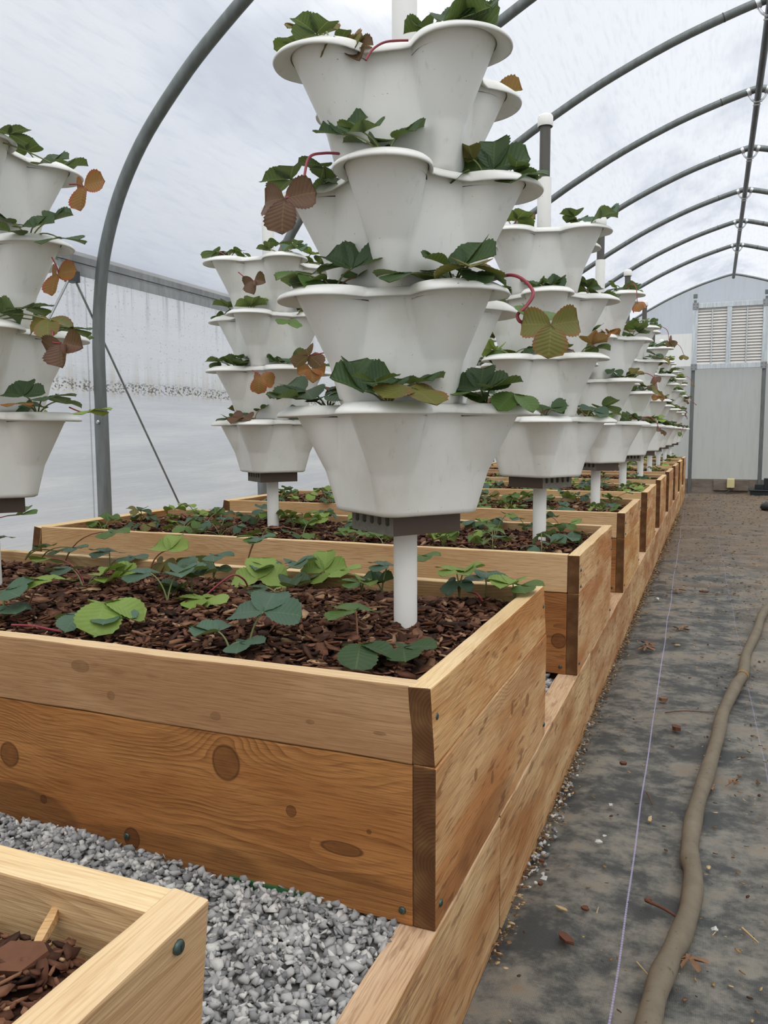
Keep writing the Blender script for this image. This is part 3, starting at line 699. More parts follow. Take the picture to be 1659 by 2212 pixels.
def chip_templates(n, seed):
    rr = random.Random(seed); out = []
    for _ in range(n):
        k = rr.choice((5, 6, 7, 8)); ang = [2 * PI * i / k + rr.uniform(-.3, .3) for i in range(k)]
        top = []; bot = []
        bend = rr.uniform(-.5, .5)
        for a in ang:
            r = rr.uniform(.82, 1.12); x, y = math.cos(a) * r, math.sin(a) * r
            z = bend * x * x * .6; top.append((x, y, z + rr.uniform(.5, 1))); bot.append((x * rr.uniform(.8, 1.05), y * rr.uniform(.8, 1.05), z - rr.uniform(.5, 1)))
        v = top + bot; f = [(0, i, i + 1) for i in range(1, k - 1)] + [(k, k + i + 1, k + i) for i in range(1, k - 1)]
        for i in range(k):
            j = (i + 1) % k; f += [(i, k + i, k + j), (i, k + j, j)]
        out.append((np.array(v), np.array(f)))
    return out
CT = chip_templates(14, 5); ST = hull_templates(14, .75)
def mulch_h(x, y, y0):
    """top of the mulch above the floor at x, y in a bed starting at y0"""
    e = min(1, min(y - y0 - TH, y0 + BDEP - TH - y) / .16, (BX1 - TH - x) / .16, (x - BX0 - TH) / .16)
    return .492 + .03 * max(0, e) ** .5 + .009 * mnoise.noise(Vector((x * 6, y * 6, 2))) + .004 * mnoise.noise(Vector((x * 19, y * 19, 5)))
def bed_mulch(b, n, smin, smax, xmin=None):
    y0 = BY0 + BSP * (b - 1) - (.04 + 0 if b == 0 else 0); xa = BX0 + TH + .004 if xmin is None else xmin; xb = BX1 - TH - .004; ya, yb = y0 + TH + .004, y0 + BDEP - TH - .004
    m = MB(); gx_, gy_ = 40, 16; vs = []
    for j in range(gy_ + 1):
        for i in range(gx_ + 1):
            x = xa + (xb - xa) * i / gx_; y = ya + (yb - ya) * j / gy_; vs.append((x, y, mulch_h(x, y, y0) - .008))
    m.add(vs, [(j * (gx_ + 1) + i, j * (gx_ + 1) + i + 1, (j + 1) * (gx_ + 1) + i + 1, (j + 1) * (gx_ + 1) + i) for j in range(gy_) for i in range(gx_)], 0, True)
    L = np.exp(rng.uniform(np.log(smin), np.log(smax), n)); wd_ = L * rng.uniform(.22, .62, n); th = np.clip(L * rng.uniform(.06, .14, n), .0012, .006)
    px = rng.uniform(xa + .012, xb - .012, n); py = rng.uniform(ya + .012, yb - .012, n)
    pz = np.array([mulch_h(a, c, y0) for a, c in zip(px, py)]) + rng.uniform(-.006, .008, n)
    mg = np.minimum.reduce([px - xa, xb - px, py - ya, yb - py]); L = np.minimum(L, mg * .95 + .004); wd_ = np.minimum(wd_, L)
    rot = rotm(rng.uniform(0, 2 * PI, n), rng.normal(0, .32, n), rng.normal(0, .28, n))
    o = scatter('bark_mulch', CT, np.stack([px, py, pz], 1), np.stack([L, wd_, th], 1), rot, m_mulch)
    tag(o, f'brown bark chip mulch filling the {BEDN[b]}', 'mulch', 'bark mulch in the beds', 'stuff')
    m.obj('mulch_base', m_mulchbed, o)
for b, n, s0, s1, xm_ in ((0, 14000, .0035, .012, -1.0), (1, 12500, .005, .024, None), (2, 8000, .006, .024, None), (3, 4500, .008, .026, None), (4, 2200, .01, .028, None),
                   (5, 1200, .012, .03, None), (6, 900, .014, .03, None), (7, 700, .014, .03, None), (8, 500, .014, .03, None), (9, 500, .014, .03, None)):
    bed_mulch(b, n, s0, s1, xm_)
# large bark pieces and a pale splinter on the corner bed
cb0 = BY0 - BSP - .04
for (u, v, L, wi, th, rz, lab, mm) in ((40, 2072, .024, .015, .004, .3, 'thick brown slab of bark on the corner bed mulch', m_mulch), (100, 2010, .004, .034, .004, .42, 'pale yellowish wood splinter lying on the corner bed mulch', m_sap)):
    p = onz(u, v, .517); mb = MB(); v_, f_ = CT[3]; mb.add([(a * L, c * wi, d * th) for a, c, d in v_], [tuple(int(q) for q in f) for f in f_])
    tag(mb.obj('bark_piece' if mm is m_mulch else 'wood_splinter', mm, loc=p, rot=(.15, -.1, rz)), lab, 'bark' if mm is m_mulch else 'splinter')

def gravel(x0, x1, y0, y1, n, r0, r1, lab, zf):
    m = MB(); k = 24; vs = []
    for j in range(13):
        for i in range(k + 1): x = x0 + (x1 + .004 - x0) * i / k; y = y0 + (y1 - y0) * j / 12; vs.append((x, y, zf(x, y) - .007))
    m.add(vs, [(j * (k + 1) + i, j * (k + 1) + i + 1, (j + 1) * (k + 1) + i + 1, (j + 1) * (k + 1) + i) for j in range(12) for i in range(k)], 0, True)
    s = np.exp(rng.normal(np.log((r0 * r1) ** .5), .26, n)).clip(r0, r1)
    px = rng.uniform(x0 + .008, x1 + .001, n); py = rng.uniform(y0 + .008, y1 - .008, n); pz = np.array([zf(a, c) for a, c in zip(px, py)]) + rng.uniform(-.008, .005, n)
    sc3 = np.stack([s * rng.uniform(.8, 1.5, n), s * rng.uniform(.65, 1.05, n), s * rng.uniform(.6, 1, n)], 1)
    rot = rotm(rng.uniform(0, 2 * PI, n), rng.normal(0, .5, n), rng.normal(0, .5, n))
    o = scatter('gravel', ST, np.stack([px, py, pz], 1), sc3, rot, m_stone); tag(o, lab, 'gravel', None, 'stuff'); m.obj('gravel_base', m_fines, o)
    f = MB(); f.box((x0, y0, -.01), (x1, min(y1, y0 + .5), .165)); f.obj('gravel_fill', m_fines, o)
gz0 = lambda x, y: .196 + .022 * max(0, min(1, (-.45 - x) / .5)) + .010 * max(0, min(1, (y - .75) / .2)) + .006 * mnoise.noise(Vector((x * 7, y * 7, 0)))
gravel(-1.35, BX1 - .054, .455, BY0 + .035, 15000, .0045, .0115, 'grey crushed gravel between the corner bed and the front bed', gz0)
for b in range(1, 7):
    y0 = BY0 + BSP * (b - 1) + BDEP; n = [0, 4200, 1800, 900, 300, 200, 200][b]
    gravel(-1.2 if b == 1 else -.9, BX1 - .054, y0 - .02, y0 + BSP - BDEP + .02, n, .005, .011, f'grey gravel between the {BEDN[b]} and the {BEDN[b+1]}', lambda x, y: .194 + .005 * mnoise.noise(Vector((x * 7, y * 7, 0))))

# ------------------------------------------------------------------ strawberry leaves
def leaflet(mb, Mx, L, W, fold, droop, wave, uvs, rr):
    nv, nu = 18, 3
    rows = []
    vs = []; uv = []
    for j in range(nv + 1):
        v = j / nv; v_ = v
        wv = W * (max(v_, .0) ** .66) * (max(1 - v_, 0) ** .30) / .545 * .5 if 0 < v < 1 else (.0015 if v == 0 else .004 * 1)
        for i in range(-nu, nu + 1):
            u = i / nu
            edge = abs(i) == nu
            k = 1.0
            if edge and .12 < v < 1: k = 1.045 if j % 2 else .96
            x = u * wv * k
            y = v * L + (edge and (.012 * L if j % 2 else -.008 * L) or 0) - abs(u) * L * .03
            z = x * x / (abs(x) + .16 * W) * math.tan(fold) * 1.25 - droop * L * v * v + L * .014 * math.cos((v - .30 * abs(u)) * 8 * 2 * PI) * (abs(u) if abs(i) < nu else .5) + wave * L * math.sin(v * 5 + u * 2.2) * abs(u)
            vs.append(Mx @ Vector((x, y, z))); uv.append((.5 + .5 * u, v))
    n = 2 * nu + 1; b = len(mb.v)
    fs = [(j * n + i, j * n + i + 1, (j + 1) * n + i + 1, (j + 1) * n + i) for j in range(nv) for i in range(n - 1)]
    mb.add(vs, fs, 0, True); uvs.extend(uv)
def leaf_mesh(name, rr, fold, droop, spread, wave, side_drop, mats, mb=None, uvs=None, Mw=Matrix(), s=1.0, mi=0):
    own = mb is None
    if own: mb = MB(); uvs = []
    f0 = len(mb.f)
    for a, L in ((0, 1.0), (spread, .92), (-spread, .92)):
        a2 = rad(a + rr.uniform(-6, 6))
        Mx = Mw @ Matrix.Rotation(-a2, 4, 'Z') @ Matrix.Translation((0, .03 * s, 0)) @ Matrix.Rotation(rad(rr.uniform(-8, 8)), 4, 'Y') @ Matrix.Rotation(rad(-side_drop if a else rr.uniform(-5, 8)), 4, 'X') @ Matrix.Scale(s, 4)
        leaflet(mb, Mx, L, rr.uniform(.9, 1.08), fold, droop, wave, uvs, rr)
    for q in range(f0, len(mb.f)): mb.m[q] = mi
    if own:
        me = mb.mesh(name, mats); set_uv(me, uvs); return me
def set_uv(me, uvs):
    l = me.uv_layers.new(name='UVMap'); idx = np.empty(len(me.loops), np.int32); me.loops.foreach_get('vertex_index', idx)
    a = np.array(uvs, np.float32)[idx]; l.data.foreach_set('uv', a.ravel())
LRR = random.Random(21)
LEAF = [leaf_mesh('leaf', LRR, rad(f), d, sp, wv, sd, [LM['g']]) for f, d, sp, wv, sd in
        ((10, .12, 82, .03, 6), (24, .10, 74, .02, -4), (16, .30, 90, .04, 18), (32, .05, 68, .02, -12), (6, .42, 85, .05, 26), (20, .2, 100, .03, 10), (40, .15, 78, .06, 5), (14, .02, 76, .02, -16))]
FLAT, CUP, DROOP, VEE, HANG, WIDE, CURL, RISE = range(8)
def leaf_mat_obj(o, c): o.material_slots[0].link = 'OBJECT'; o.material_slots[0].material = LM[c]
def add_leaf(parent, base, P_, size, az, pitch, roll, col, var, stalkmat=None, sag=.3, stalk_r=.0016, origin=Vector((0, 0, 0))):
    """one trifoliate leaf (world points); its stalk runs from base to the junction P_"""
    base = Vector(base); P_ = Vector(P_)
    Mx = Matrix.Translation(P_ - origin) @ Matrix.Rotation(rad(az - 90), 4, 'Z') @ Matrix.Rotation(rad(pitch), 4, 'X') @ Matrix.Rotation(rad(roll), 4, 'Y') @ Matrix.Scale(size, 4)
    o = link('leaf', LEAF[var], parent); o.matrix_local = Mx; leaf_mat_obj(o, col)
    if stalkmat is not None:
        mid = (base + P_) / 2 + Vector((0, 0, sag * (P_ - base).length)) - Vector(((P_ - base).x, (P_ - base).y, 0)) * .25
        inv = Mx.inverted()
        mb = MB(); mb.tube([inv @ (q - origin) for q in bez(base, mid, P_, 7)], [stalk_r / size * k for k in (1.25, 1.2, 1.1, 1.05, 1, .95, .9, .85)], 6)
        mb.obj('leaf_stalk', stalkmat, o)
    return o
def pick(): return random.choices('dgblorf', (52, 14, 8, 6, 9, 5, 4))[0]
def clump_mesh(seed, nl, size, spread_r, mix, maxup=.9):
    rr = random.Random(seed); mb = MB(); uvs = []
    keys = list(LM); mats = [LM[k] for k in keys] + [m_stalk_g]
    for i in range(nl):
        az = 2 * PI * i / nl + rr.uniform(-.5, .5); el = rr.uniform(.35, maxup); ln = spread_r * rr.uniform(.6, 1.25)
        J = Vector((math.cos(az) * math.cos(el) * ln, math.sin(az) * math.cos(el) * ln, math.sin(el) * ln + .004))
        s = size * rr.uniform(.7, 1.2)
        Mw = Matrix.Translation(J) @ Matrix.Rotation(az - PI / 2, 4, 'Z') @ Matrix.Rotation(rad(rr.uniform(-28, 22)), 4, 'X') @ Matrix.Rotation(rad(rr.uniform(-22, 22)), 4, 'Y')
        k = rr.choices(keys, [mix.get(c, 0) for c in keys])[0]
        leaf_mesh('c', rr, rad(rr.uniform(8, 34)), rr.uniform(.05, .3), rr.uniform(72, 92), .03, rr.uniform(-10, 15), None, mb, uvs, Mw, s, keys.index(k))
        b = len(mb.v); mb.tube(bez((0, 0, 0), J * .5 + Vector((0, 0, ln * .2)), J, 4), .0016, 5, len(keys)); uvs.extend([(.5, .5)] * (len(mb.v) - b))
    me = mb.mesh('strawberry_clump', mats); set_uv(me, uvs); return me
POTMIX = {'d': 60, 'g': 14, 'b': 6, 'o': 8, 'r': 6, 'f': 3, 'l': 3}
BEDMIX = {'b': 30, 'g': 26, 'l': 24, 'd': 14, 'o': 6}
POTCL = [clump_mesh(100 + i, 5 + i % 3, .052, .055, POTMIX) for i in range(7)]
BEDCL = [clump_mesh(200 + i, 3 + i % 4, .036, .05, BEDMIX, 1.25) for i in range(9)]

# ------------------------------------------------------------------ planters and towers
PH = .187
def lerp(a, b, t): return a + (b - a) * t
def pot_radius(al, t):
    """outer radius at polar angle al (lobes at 0, 90, 180, 270 deg), height fraction t"""
    a = ((al + PI / 4) % (PI / 2)) - PI / 4
    cb, rb = lerp(.092, .106, t), lerp(.032, .044, t)
    # rounded square with its corners towards the lobes
    be = PI / 4 - abs(a); ap = cb / math.sqrt(2) + rb; tang = ap * math.tan(be)
    if tang <= cb / math.sqrt(2): body = ap / math.cos(be)
    else: body = cb * math.cos(a) + math.sqrt(max(0, rb * rb - (cb * math.sin(a)) ** 2))
    if t > .38: s = (t - .38) / .62; cl, rl = lerp(.1125, .140, s), lerp(.034, .067, s)
    else: s = t / .38; cl, rl = lerp(.1015, .1125, s), lerp(.024, .034, s)
    q = rl * rl - (cl * math.sin(a)) ** 2
    lobe = cl * math.cos(a) + math.sqrt(q) if q > 0 else 0
    m = max(body, lobe); d = abs(body - lobe); kk = .0022
    return m + (max(0, kk - d) ** 2) / (4 * kk)
def pot_mesh():
    n = 208; mb = MB(); body = []
    ts = [0, .015, .05, .12, .2, .28, .34, .37, .39, .42, .5, .6, .7, .8, .88, .94, .975]
    for t in ts:
        for k in range(n):
            al = 2 * PI * k / n; r = pot_radius(al, t)
            if t == 0: r -= .006
            body.append((r * math.cos(al), r * math.sin(al), t * PH + (.0 if t else 0)))
    m = len(ts); fs = [(j * n + k, j * n + (k + 1) % n, (j + 1) * n + (k + 1) % n, (j + 1) * n + k) for j in range(m - 1) for k in range(n)]
    mb.add(body, fs, 0, True); mb.add([body[k] for k in range(n)], [tuple(range(n))[::-1]])
    rm = MB(); rv = []
    def lobeness(al):
        a = ((al + PI / 4) % (PI / 2)) - PI / 4; return max(0, min(1, (.62 - abs(a)) / .25))
    rings = [(0, .965), (.0235, .918), (.0285, .912), (.030, .926), (.0265, .956), (.016, .985), (.004, 1.0), (-.003, .998), (-.006, .97), (-.0105, .93)]
    for off, t in rings:
        for k in range(n):
            al = 2 * PI * k / n; lb = lobeness(al)
            o = off * (.45 + .55 * lb) if off > 0 else off
            r = pot_radius(al, .99) + o; rv.append((r * math.cos(al), r * math.sin(al), t * PH - (off > .012) * .003 * lb))
    m = len(rings); rm.add(rv, [(j * n + k, j * n + (k + 1) % n, (j + 1) * n + (k + 1) % n, (j + 1) * n + k) for j in range(m - 1) for k in range(n)], 0, True)
    sm = MB(); sv = [(0, 0, PH * .90)]
    for rr_ in (.5, .8, 1):
        for k in range(n):
            al = 2 * PI * k / n; r = (pot_radius(al, .99) - .010) * rr_; sv.append((r * math.cos(al), r * math.sin(al), PH * (.91 + (.03 * random.random() if rr_ < 1 else -.02))))
    sf = [(0, 1 + k, 1 + (k + 1) % n) for k in range(n)] + [(1 + j * n + k, 1 + (j + 1) * n + k, 1 + (j + 1) * n + (k + 1) % n, 1 + j * n + (k + 1) % n) for j in range(2) for k in range(n)]
    sm.add(sv, sf, 0, True)
    return mb.mesh('pot_body', m_pot), rm.mesh('pot_rim', m_pot), sm.mesh('pot_soil', m_soil)
ME_POT, ME_RIM, ME_SOIL = pot_mesh()
def block_mesh():
    """square off-cut of grooved composite deck board: brown sides, grey grooved cut ends"""
    s, h = .07, .034; mb = MB(); ng = 5; pr = [(-s, 0), (s, 0), (s, h)]
    wg = 2 * s / (ng * 2 + 1)
    for k in range(ng):
        xr_ = s - wg * (2 * k + 1); pr += [(xr_, h), (xr_, h - .016), (xr_ - wg * .5, h - .019), (xr_ - wg, h - .016), (xr_ - wg, h)]
    pr.append((-s, h)); n = len(pr)
    vs = [(x, -s, z) for x, z in pr] + [(x, s, z) for x, z in pr]
    for i in range(n):
        j = (i + 1) % n; mb.add([vs[i], vs[j], vs[n + j], vs[n + i]], [(0, 1, 2, 3)], 0 if i in (0, 1, n - 1) else 1)
    mb.add(vs[:n], [tuple(range(n))], 1); mb.add(vs[n:], [tuple(range(n))[::-1]], 1)
    return mb.mesh('block', [m_brown, m_gray])
ME_BLOCK = block_mesh()
TIER = ['bottom', 'second', 'third', 'top']
TZ = [.731, .916, 1.101, 1.286]
TX = {'aisle-side': -.505, 'wall-side': -1.485}
def add_plant(pot, origin, ang, rc, z, n, size, seed):
    """strawberry plant rooted in one lobe: a crown part with leaf sub-parts"""
    st = random.getstate(); random.seed(seed)
    cr = origin + Vector((math.cos(ang) * rc, math.sin(ang) * rc, z))
    mb = MB(); c0 = cr - pot.location
    for k in range(4):
        a = U(0, 6.28); mb.tube(bez(c0, c0 + Vector((0, 0, .012)), c0 + Vector((math.cos(a) * .012, math.sin(a) * .012, .02)), 3), [.004, .0035, .002, .001], 5)
    pl = mb.obj('strawberry_plant', m_stalk_g, pot)
    for i in range(n):
        az = ang + 2 * PI * i / n + U(-.6, .6); out = .5 + .5 * math.cos(az - ang)
        el = rad(U(28, 62)) * (1.2 - .45 * out); ln = U(.03, .06) + .015 * out
        J = cr + Vector((math.cos(az) * math.cos(el), math.sin(az) * math.cos(el), math.sin(el))) * ln
        inward = out < .35
        add_leaf(pl, cr, J, size * U(.7, 1.1) * (.75 if inward else 1), math.degrees(az) + U(-20, 20), U(-22, 25) + (18 if inward else 0), U(-22, 22), pick(), random.choice((FLAT, CUP, CUP, VEE, DROOP, RISE, WIDE, CURL)), m_stalk_g if random.random() < .75 else m_stalk_p, .25, origin=pot.location)
    random.setstate(st); return pl, cr
def runner_part(pl, pot, pts, r=.0022, mat=None):
    mb = MB(); mb.tube([p - pot.location for p in spline(pts, 6)], r, 7); return mb.obj('runner', mat or m_stalk_r, pl)
POTS = {}
def tower(b, side, full, ztop, sleeve, cap, rot0, x=None, y=None, desc=None, tiers=4, labelbase=None):
    yc = BY0 + BSP * (b - 1) + BDEP / 2 if y is None else y; xc = TX[side] if x is None else x
    desc = desc or f'{side} tower in the {BEDN[b]}'
    tw = thing('support_pipe', f'upright white pipe through the {desc}', 'pipe', (xc, yc, 0), 'tower support pipes')
    mb = MB(); mb.tube([(0, 0, .0 if (x or 0) > 0 else .40), (0, 0, sleeve)], .0213, 20); mb.obj('sleeve', m_pvc, tw)
    if ztop > sleeve:
        mb = MB(); mb.tube([(0, 0, sleeve - .03), (0, 0, ztop)], .0165, 16); mb.obj('inner_pipe', m_cond, tw)['label'] = 'weathered dark grey pipe section'
    if cap:
        mb = MB(); mb.lathe([(.0225, -.034), (.0235, -.032), (.0235, -.006), (.02, 0), (.012, .004), (0, .0045)], (0, 0, ztop), 20); mb.obj('cap', m_pvc, tw)
    bl = link('support_block', ME_BLOCK, None, (xc, yc, .697), (0, 0, rad(-135 - rot0 * 0) + rad(rot0)))
    bl.rotation_euler = (0, 0, rad(45 + rot0) + (PI / 2 if b % 2 == 0 and side != 'wall-side' else 0))
    tag(bl, f'brown grooved deck-board offcut under the {desc}', 'block', 'deck-board offcuts under the towers')
    for k in range(tiers):
        p = thing('stacking_planter', f'white lobed planter, {TIER[k]} tier of the {desc}', 'planter', (xc, yc, TZ[k]), 'white stacking planters')
        ra = rad(rot0 + (45 if k % 2 else 0))
        for nm, me in (('pot_body', ME_POT), ('rim', ME_RIM), ('soil', ME_SOIL)): link(nm, me, p, rot=(0, 0, ra))
        o = Vector(p.location); crowns = []
        for q in range(4):
            ang = ra + q * PI / 2
            if full >= 2:
                n = 2 if (full == 3 and b == 1) else random.choice((3, 4, 5))
                pl, cr = add_plant(p, o, ang, .142, PH * .93, n, .056, b * 1000 + k * 17 + q * 3 + (500 if side == 'wall-side' else 0)); crowns.append((pl, cr, ang))
            else:
                cm = random.choice(POTCL); pc = link('strawberry_plant', cm, p, (math.cos(ang) * .14, math.sin(ang) * .14, PH * .93), (0, 0, U(0, 6.28)), [U(.85, 1.15)] * 3)
        POTS[(b, side, k)] = (p, crowns, ra)
        # random trailing runners on towers that stand farther back
        if (full <= 2) and random.random() < .75:
            az = rad(U(-110, 10)) if side == 'aisle-side' else rad(U(-150, 0)); az = ra + round((az - ra) / (PI / 2)) * PI / 2 + U(-.25, .25)
            d = Vector((math.cos(az), math.sin(az), 0)); z0 = TZ[k] + PH
            pl = crowns[0][0] if crowns else pc
            pts = [o + d * .15 + Vector((0, 0, PH * .9)), o + d * .215 + Vector((0, 0, PH + .02)), o + d * U(.245, .275) + Vector((0, 0, PH - .0)), o + d * U(.25, .30) + Vector((0, 0, PH - U(.03, .07)))]
            if not crowns:
                pl = MB(); pl.tube([(d * .14 + Vector((0, 0, PH * .90))), (d * .14 + Vector((0, 0, PH * .95)))], .004, 5); pl = pl.obj('strawberry_plant', m_stalk_g, p)
            runner_part(pl, p, pts, .0018)
            add_leaf(pl, pts[-1], pts[-1], U(.035, .05), math.degrees(az) + U(-40, 40), U(-80, -35), U(-30, 30), random.choice('orrfog'), random.choice((CURL, HANG, WIDE)), None, origin=o)
    return tw
ROTS = {3: -80, 4: -88, 5: -76, 6: -92, 7: -80, 8: -72, 9: -86}
tower(1, 'aisle-side', 3, 1.9, 1.86, False, -81)
tower(2, 'aisle-side', 3, 1.834, 1.648, True, -74)
tower(3, 'aisle-side', 2, 1.819, 1.635, True, -82, x=-.49)
tower(1, 'wall-side', 3, 1.9, 1.86, False, -82, x=-1.52)
tower(2, 'wall-side', 3, 1.665, 1.665, False, -85)
for b in range(4, 10):
    tower(b, 'aisle-side', 1 if b > 4 else 2, {4: 1.812, 5: 1.812, 6: 1.791, 7: 1.79, 8: 1.70, 9: 1.72}[b], {4: 1.502, 5: 1.62, 6: 1.562}.get(b, 1.49), True, ROTS[b], x={4: -.49, 5: -.486}.get(b))
for b in range(3, 6):
    tower(b, 'wall-side', 1 if b > 3 else 2, 1.66, 1.66, False, ROTS[b])
tower(7, 'aisle-side', 1, 1.9, 1.7, True, 180 - 100, x=.72, y=8.2, desc='tower across the aisle at the picture edge')

# ---- hero trailing leaves on the near towers
YT = BY0 + BDEP / 2
def at(u, v, y): return ony(u, v, y)
def hero(b, side, k, q, pts, leaves, rmat=None, r=.0024):
    p, crowns, ra = POTS[(b, side, k)]; pl, cr, ang = crowns[q]
    if pts: runner_part(pl, p, [at(*a) for a in pts], r, rmat)
    for (u, v, y, s, az, pitch, roll, col, var) in leaves:
        J = at(u, v, y); add_leaf(pl, J, J, s, az, pitch, roll, col, var, None, origin=Vector(p.location))
def near_lobe(b, side, k, u, v, y):
    p, crowns, ra = POTS[(b, side, k)]; P_ = at(u, v, y); return min(range(4), key=lambda q: (crowns[q][1] - P_).length)
def leaf_at(b, side, k, u, v, y, s, az, pitch, roll, col, var, stem=True):
    p, crowns, ra = POTS[(b, side, k)]; q = near_lobe(b, side, k, u, v, y); pl, cr, ang = crowns[q]; J = at(u, v, y)
    add_leaf(pl, cr, J, s * .88, az, pitch, roll, col, var, m_stalk_g if stem else None, .25, origin=Vector(p.location))
A = 'aisle-side'
hero(1, A, 2, near_lobe(1, A, 2, 700, 390, 1.3), [(735, 332, 1.22), (700, 331, 1.2), (668, 340, 1.17), (656, 385, 1.15), (640, 418, 1.14), (617, 428, 1.13)],
     [(615, 430, 1.13, .053, -80, -80, 10, 'r', WIDE)], r=.0022)
hero(1, A, 1, near_lobe(1, A, 1, 1070, 600, 1.3), [(1066, 604, 1.28), (1100, 594, 1.22), (1130, 604, 1.2), (1152, 632, 1.18), (1138, 660, 1.17), (1118, 680, 1.16), (1124, 695, 1.16), (1136, 693, 1.17)],
     [(1150, 668, 1.2, .056, 10, -25, 10, 'g', FLAT), (1190, 702, 1.14, .046, -75, -78, 0, 'o', WIDE)], r=.0026)
hero(1, A, 3, near_lobe(1, A, 3, 960, 80, 1.2), [(790, 130, 1.165), (806, 106, 1.175), (835, 90, 1.185), (882, 87, 1.19)], [], r=.0018)
for a in ((730, 108, 1.2, .055, -40, -18, 25, 'o', CURL), (662, 62, 1.3, .045, 170, 18, -20, 'o', CUP), (640, 100, 1.3, .045, 190, 0, 10, 'g', FLAT), (700, 75, 1.3, .04, 60, 35, 10, 'o', CUP), (768, 108, 1.2, .036, -60, -50, 30, 'r', CURL)): leaf_at(1, A, 3, *a)
for a in ((975, 50, 1.2, .05, 60, 55, 10, 'd', CUP), (1000, 52, 1.22, .045, 0, 20, 0, 'd', FLAT)): leaf_at(1, A, 3, *a)
for a in ((740, 290, 1.2, .058, 100, 45, -10, 'd', VEE), (855, 300, 1.2, .062, 40, 30, 10, 'd', CUP), (700, 360, 1.25, .05, 200, 10, 0, 'd', FLAT), (710, 390, 1.25, .05, 230, -20, 10, 'd', DROOP), (790, 310, 1.22, .045, 120, 25, 0, 'd', CUP)): leaf_at(1, A, 2, *a)
for a in ((1066, 365, 1.35, .075, 90, 62, 0, 'd', CUP), (1115, 380, 1.33, .06, -10, -5, 15, 'd', FLAT), (1010, 372, 1.3, .05, 150, 0, 0, 'd', DROOP)): leaf_at(1, A, 2, *a)
for a in ((890, 590, 1.2, .07, 170, 5, -10, 'd', FLAT), (1000, 575, 1.22, .075, 60, 45, 0, 'd', CUP), (965, 575, 1.22, .055, 150, 25, 10, 'd', CUP), (1030, 590, 1.22, .055, 20, -5, 0, 'd', DROOP),
          (760, 580, 1.2, .07, 80, 40, 10, 'd', VEE), (700, 605, 1.2, .065, 175, -5, 0, 'd', FLAT), (690, 590, 1.22, .06, 60, 25, 0, 'd', CUP)): leaf_at(1, A, 1, *a)
for a in ((640, 862, 1.25, .062, 170, 5, 0, 'd', CUP), (705, 855, 1.25, .06, 60, 20, 0, 'd', FLAT), (788, 845, 1.17, .075, 140, 50, 0, 'd', VEE), (830, 840, 1.17, .06, 40, 15, 0, 'd', CUP),
          (888, 838, 1.14, .072, -35, -22, 0, 'o', FLAT), (900, 828, 1.2, .055, 40, 15, 0, 'd', CUP), (1037, 840, 1.3, .062, 90, 45, 0, 'd', CUP), (1005, 845, 1.3, .055, 180, 10, 0, 'g', FLAT), (1060, 840, 1.3, .06, 10, 15, 0, 'd', CUP), (1112, 852, 1.3, .05, -20, -20, 10, 'g', DROOP)): leaf_at(1, A, 0, *a)
# wall-side tower of the front bed
L_ = 'wall-side'
for k, ls in ((3, ((110, 352, 1.3, .05, 90, 40, 0, 'd', CUP), (20, 290, 1.25, .05, 0, 10, 0, 'd', FLAT))), (2, ((75, 490, 1.28, .055, 90, 40, 0, 'd', CUP), (130, 515, 1.28, .062, -15, -8, 10, 'd', FLAT), (20, 500, 1.25, .05, 180, 10, 0, 'd', CUP))),
              (1, ((60, 665, 1.28, .06, 10, 5, 0, 'd', FLAT), (105, 690, 1.26, .06, -50, -30, 10, 'o', DROOP), (150, 712, 1.3, .055, 0, 0, 0, 'd', FLAT))), (0, ((50, 855, 1.28, .055, 110, 45, 0, 'd', CUP), (105, 858, 1.28, .062, 20, 5, 0, 'd', FLAT), (35, 872, 1.25, .04, 0, -5, 0, 'f', FLAT)))):
    for a in ls: leaf_at(1, L_, k, *a)
hero(1, L_, 3, near_lobe(1, L_, 3, 160, 400, 1.3), [(150, 398, 1.3), (168, 398, 1.3), (181, 403, 1.29)], [(181, 403, 1.29, .048, -90, -75, 10, 'f', WIDE)], r=.0016)
hero(1, L_, 2, near_lobe(1, L_, 2, 120, 550, 1.3), [(112, 556, 1.3), (122, 575, 1.28), (126, 590, 1.28)], [(124, 592, 1.28, .045, -100, -70, 0, 'f', WIDE)], r=.0016)
hero(1, L_, 1, near_lobe(1, L_, 1, 120, 720, 1.3), [(100, 704, 1.27), (113, 716, 1.24), (114, 738, 1.23), (132, 741, 1.23)], [(134, 742, 1.23, .05, -70, -70, 20, 'r', CURL)], r=.002)
hero(1, L_, 0, near_lobe(1, L_, 0, 150, 880, 1.3), [(150, 880, 1.3), (175, 890, 1.27), (192, 890, 1.26)], [(192, 888, 1.26, .045, 10, 5, 0, 'l', FLAT)], r=.0016)
# wall-side tower of the second bed: trailing orange leaves
Y2 = YT + BSP
for k, pts, lv in ((3, [(515, 588, 2.4), (530, 600, 2.38), (545, 606, 2.36)], (548, 606, 2.36, .05, -80, -70, 20, 'r', CURL)), (1, [(545, 800, 2.36), (555, 805, 2.34), (562, 810, 2.33)], (562, 812, 2.33, .055, -80, -70, 0, 'f', HANG)),
                   (1, [(655, 790, 2.4), (665, 795, 2.38), (672, 800, 2.38)], (672, 798, 2.38, .05, -60, -60, 0, 'f', CURL)), (2, [(600, 690, 2.4), (612, 690, 2.36), (625, 692, 2.34)], (625, 693, 2.34, .05, -30, -30, 0, 'g', FLAT))):
    hero(2, L_, k, near_lobe(2, L_, k, lv[0], lv[1], lv[2]), pts, [lv], r=.0018)
hero(2, L_, 1, near_lobe(2, L_, 1, 660, 760, 2.5), [(700, 762, 2.3), (685, 765, 2.28), (668, 768, 2.28)], [(668, 768, 2.28, .06, 190, -30, 30, 'r', WIDE)], r=.002)
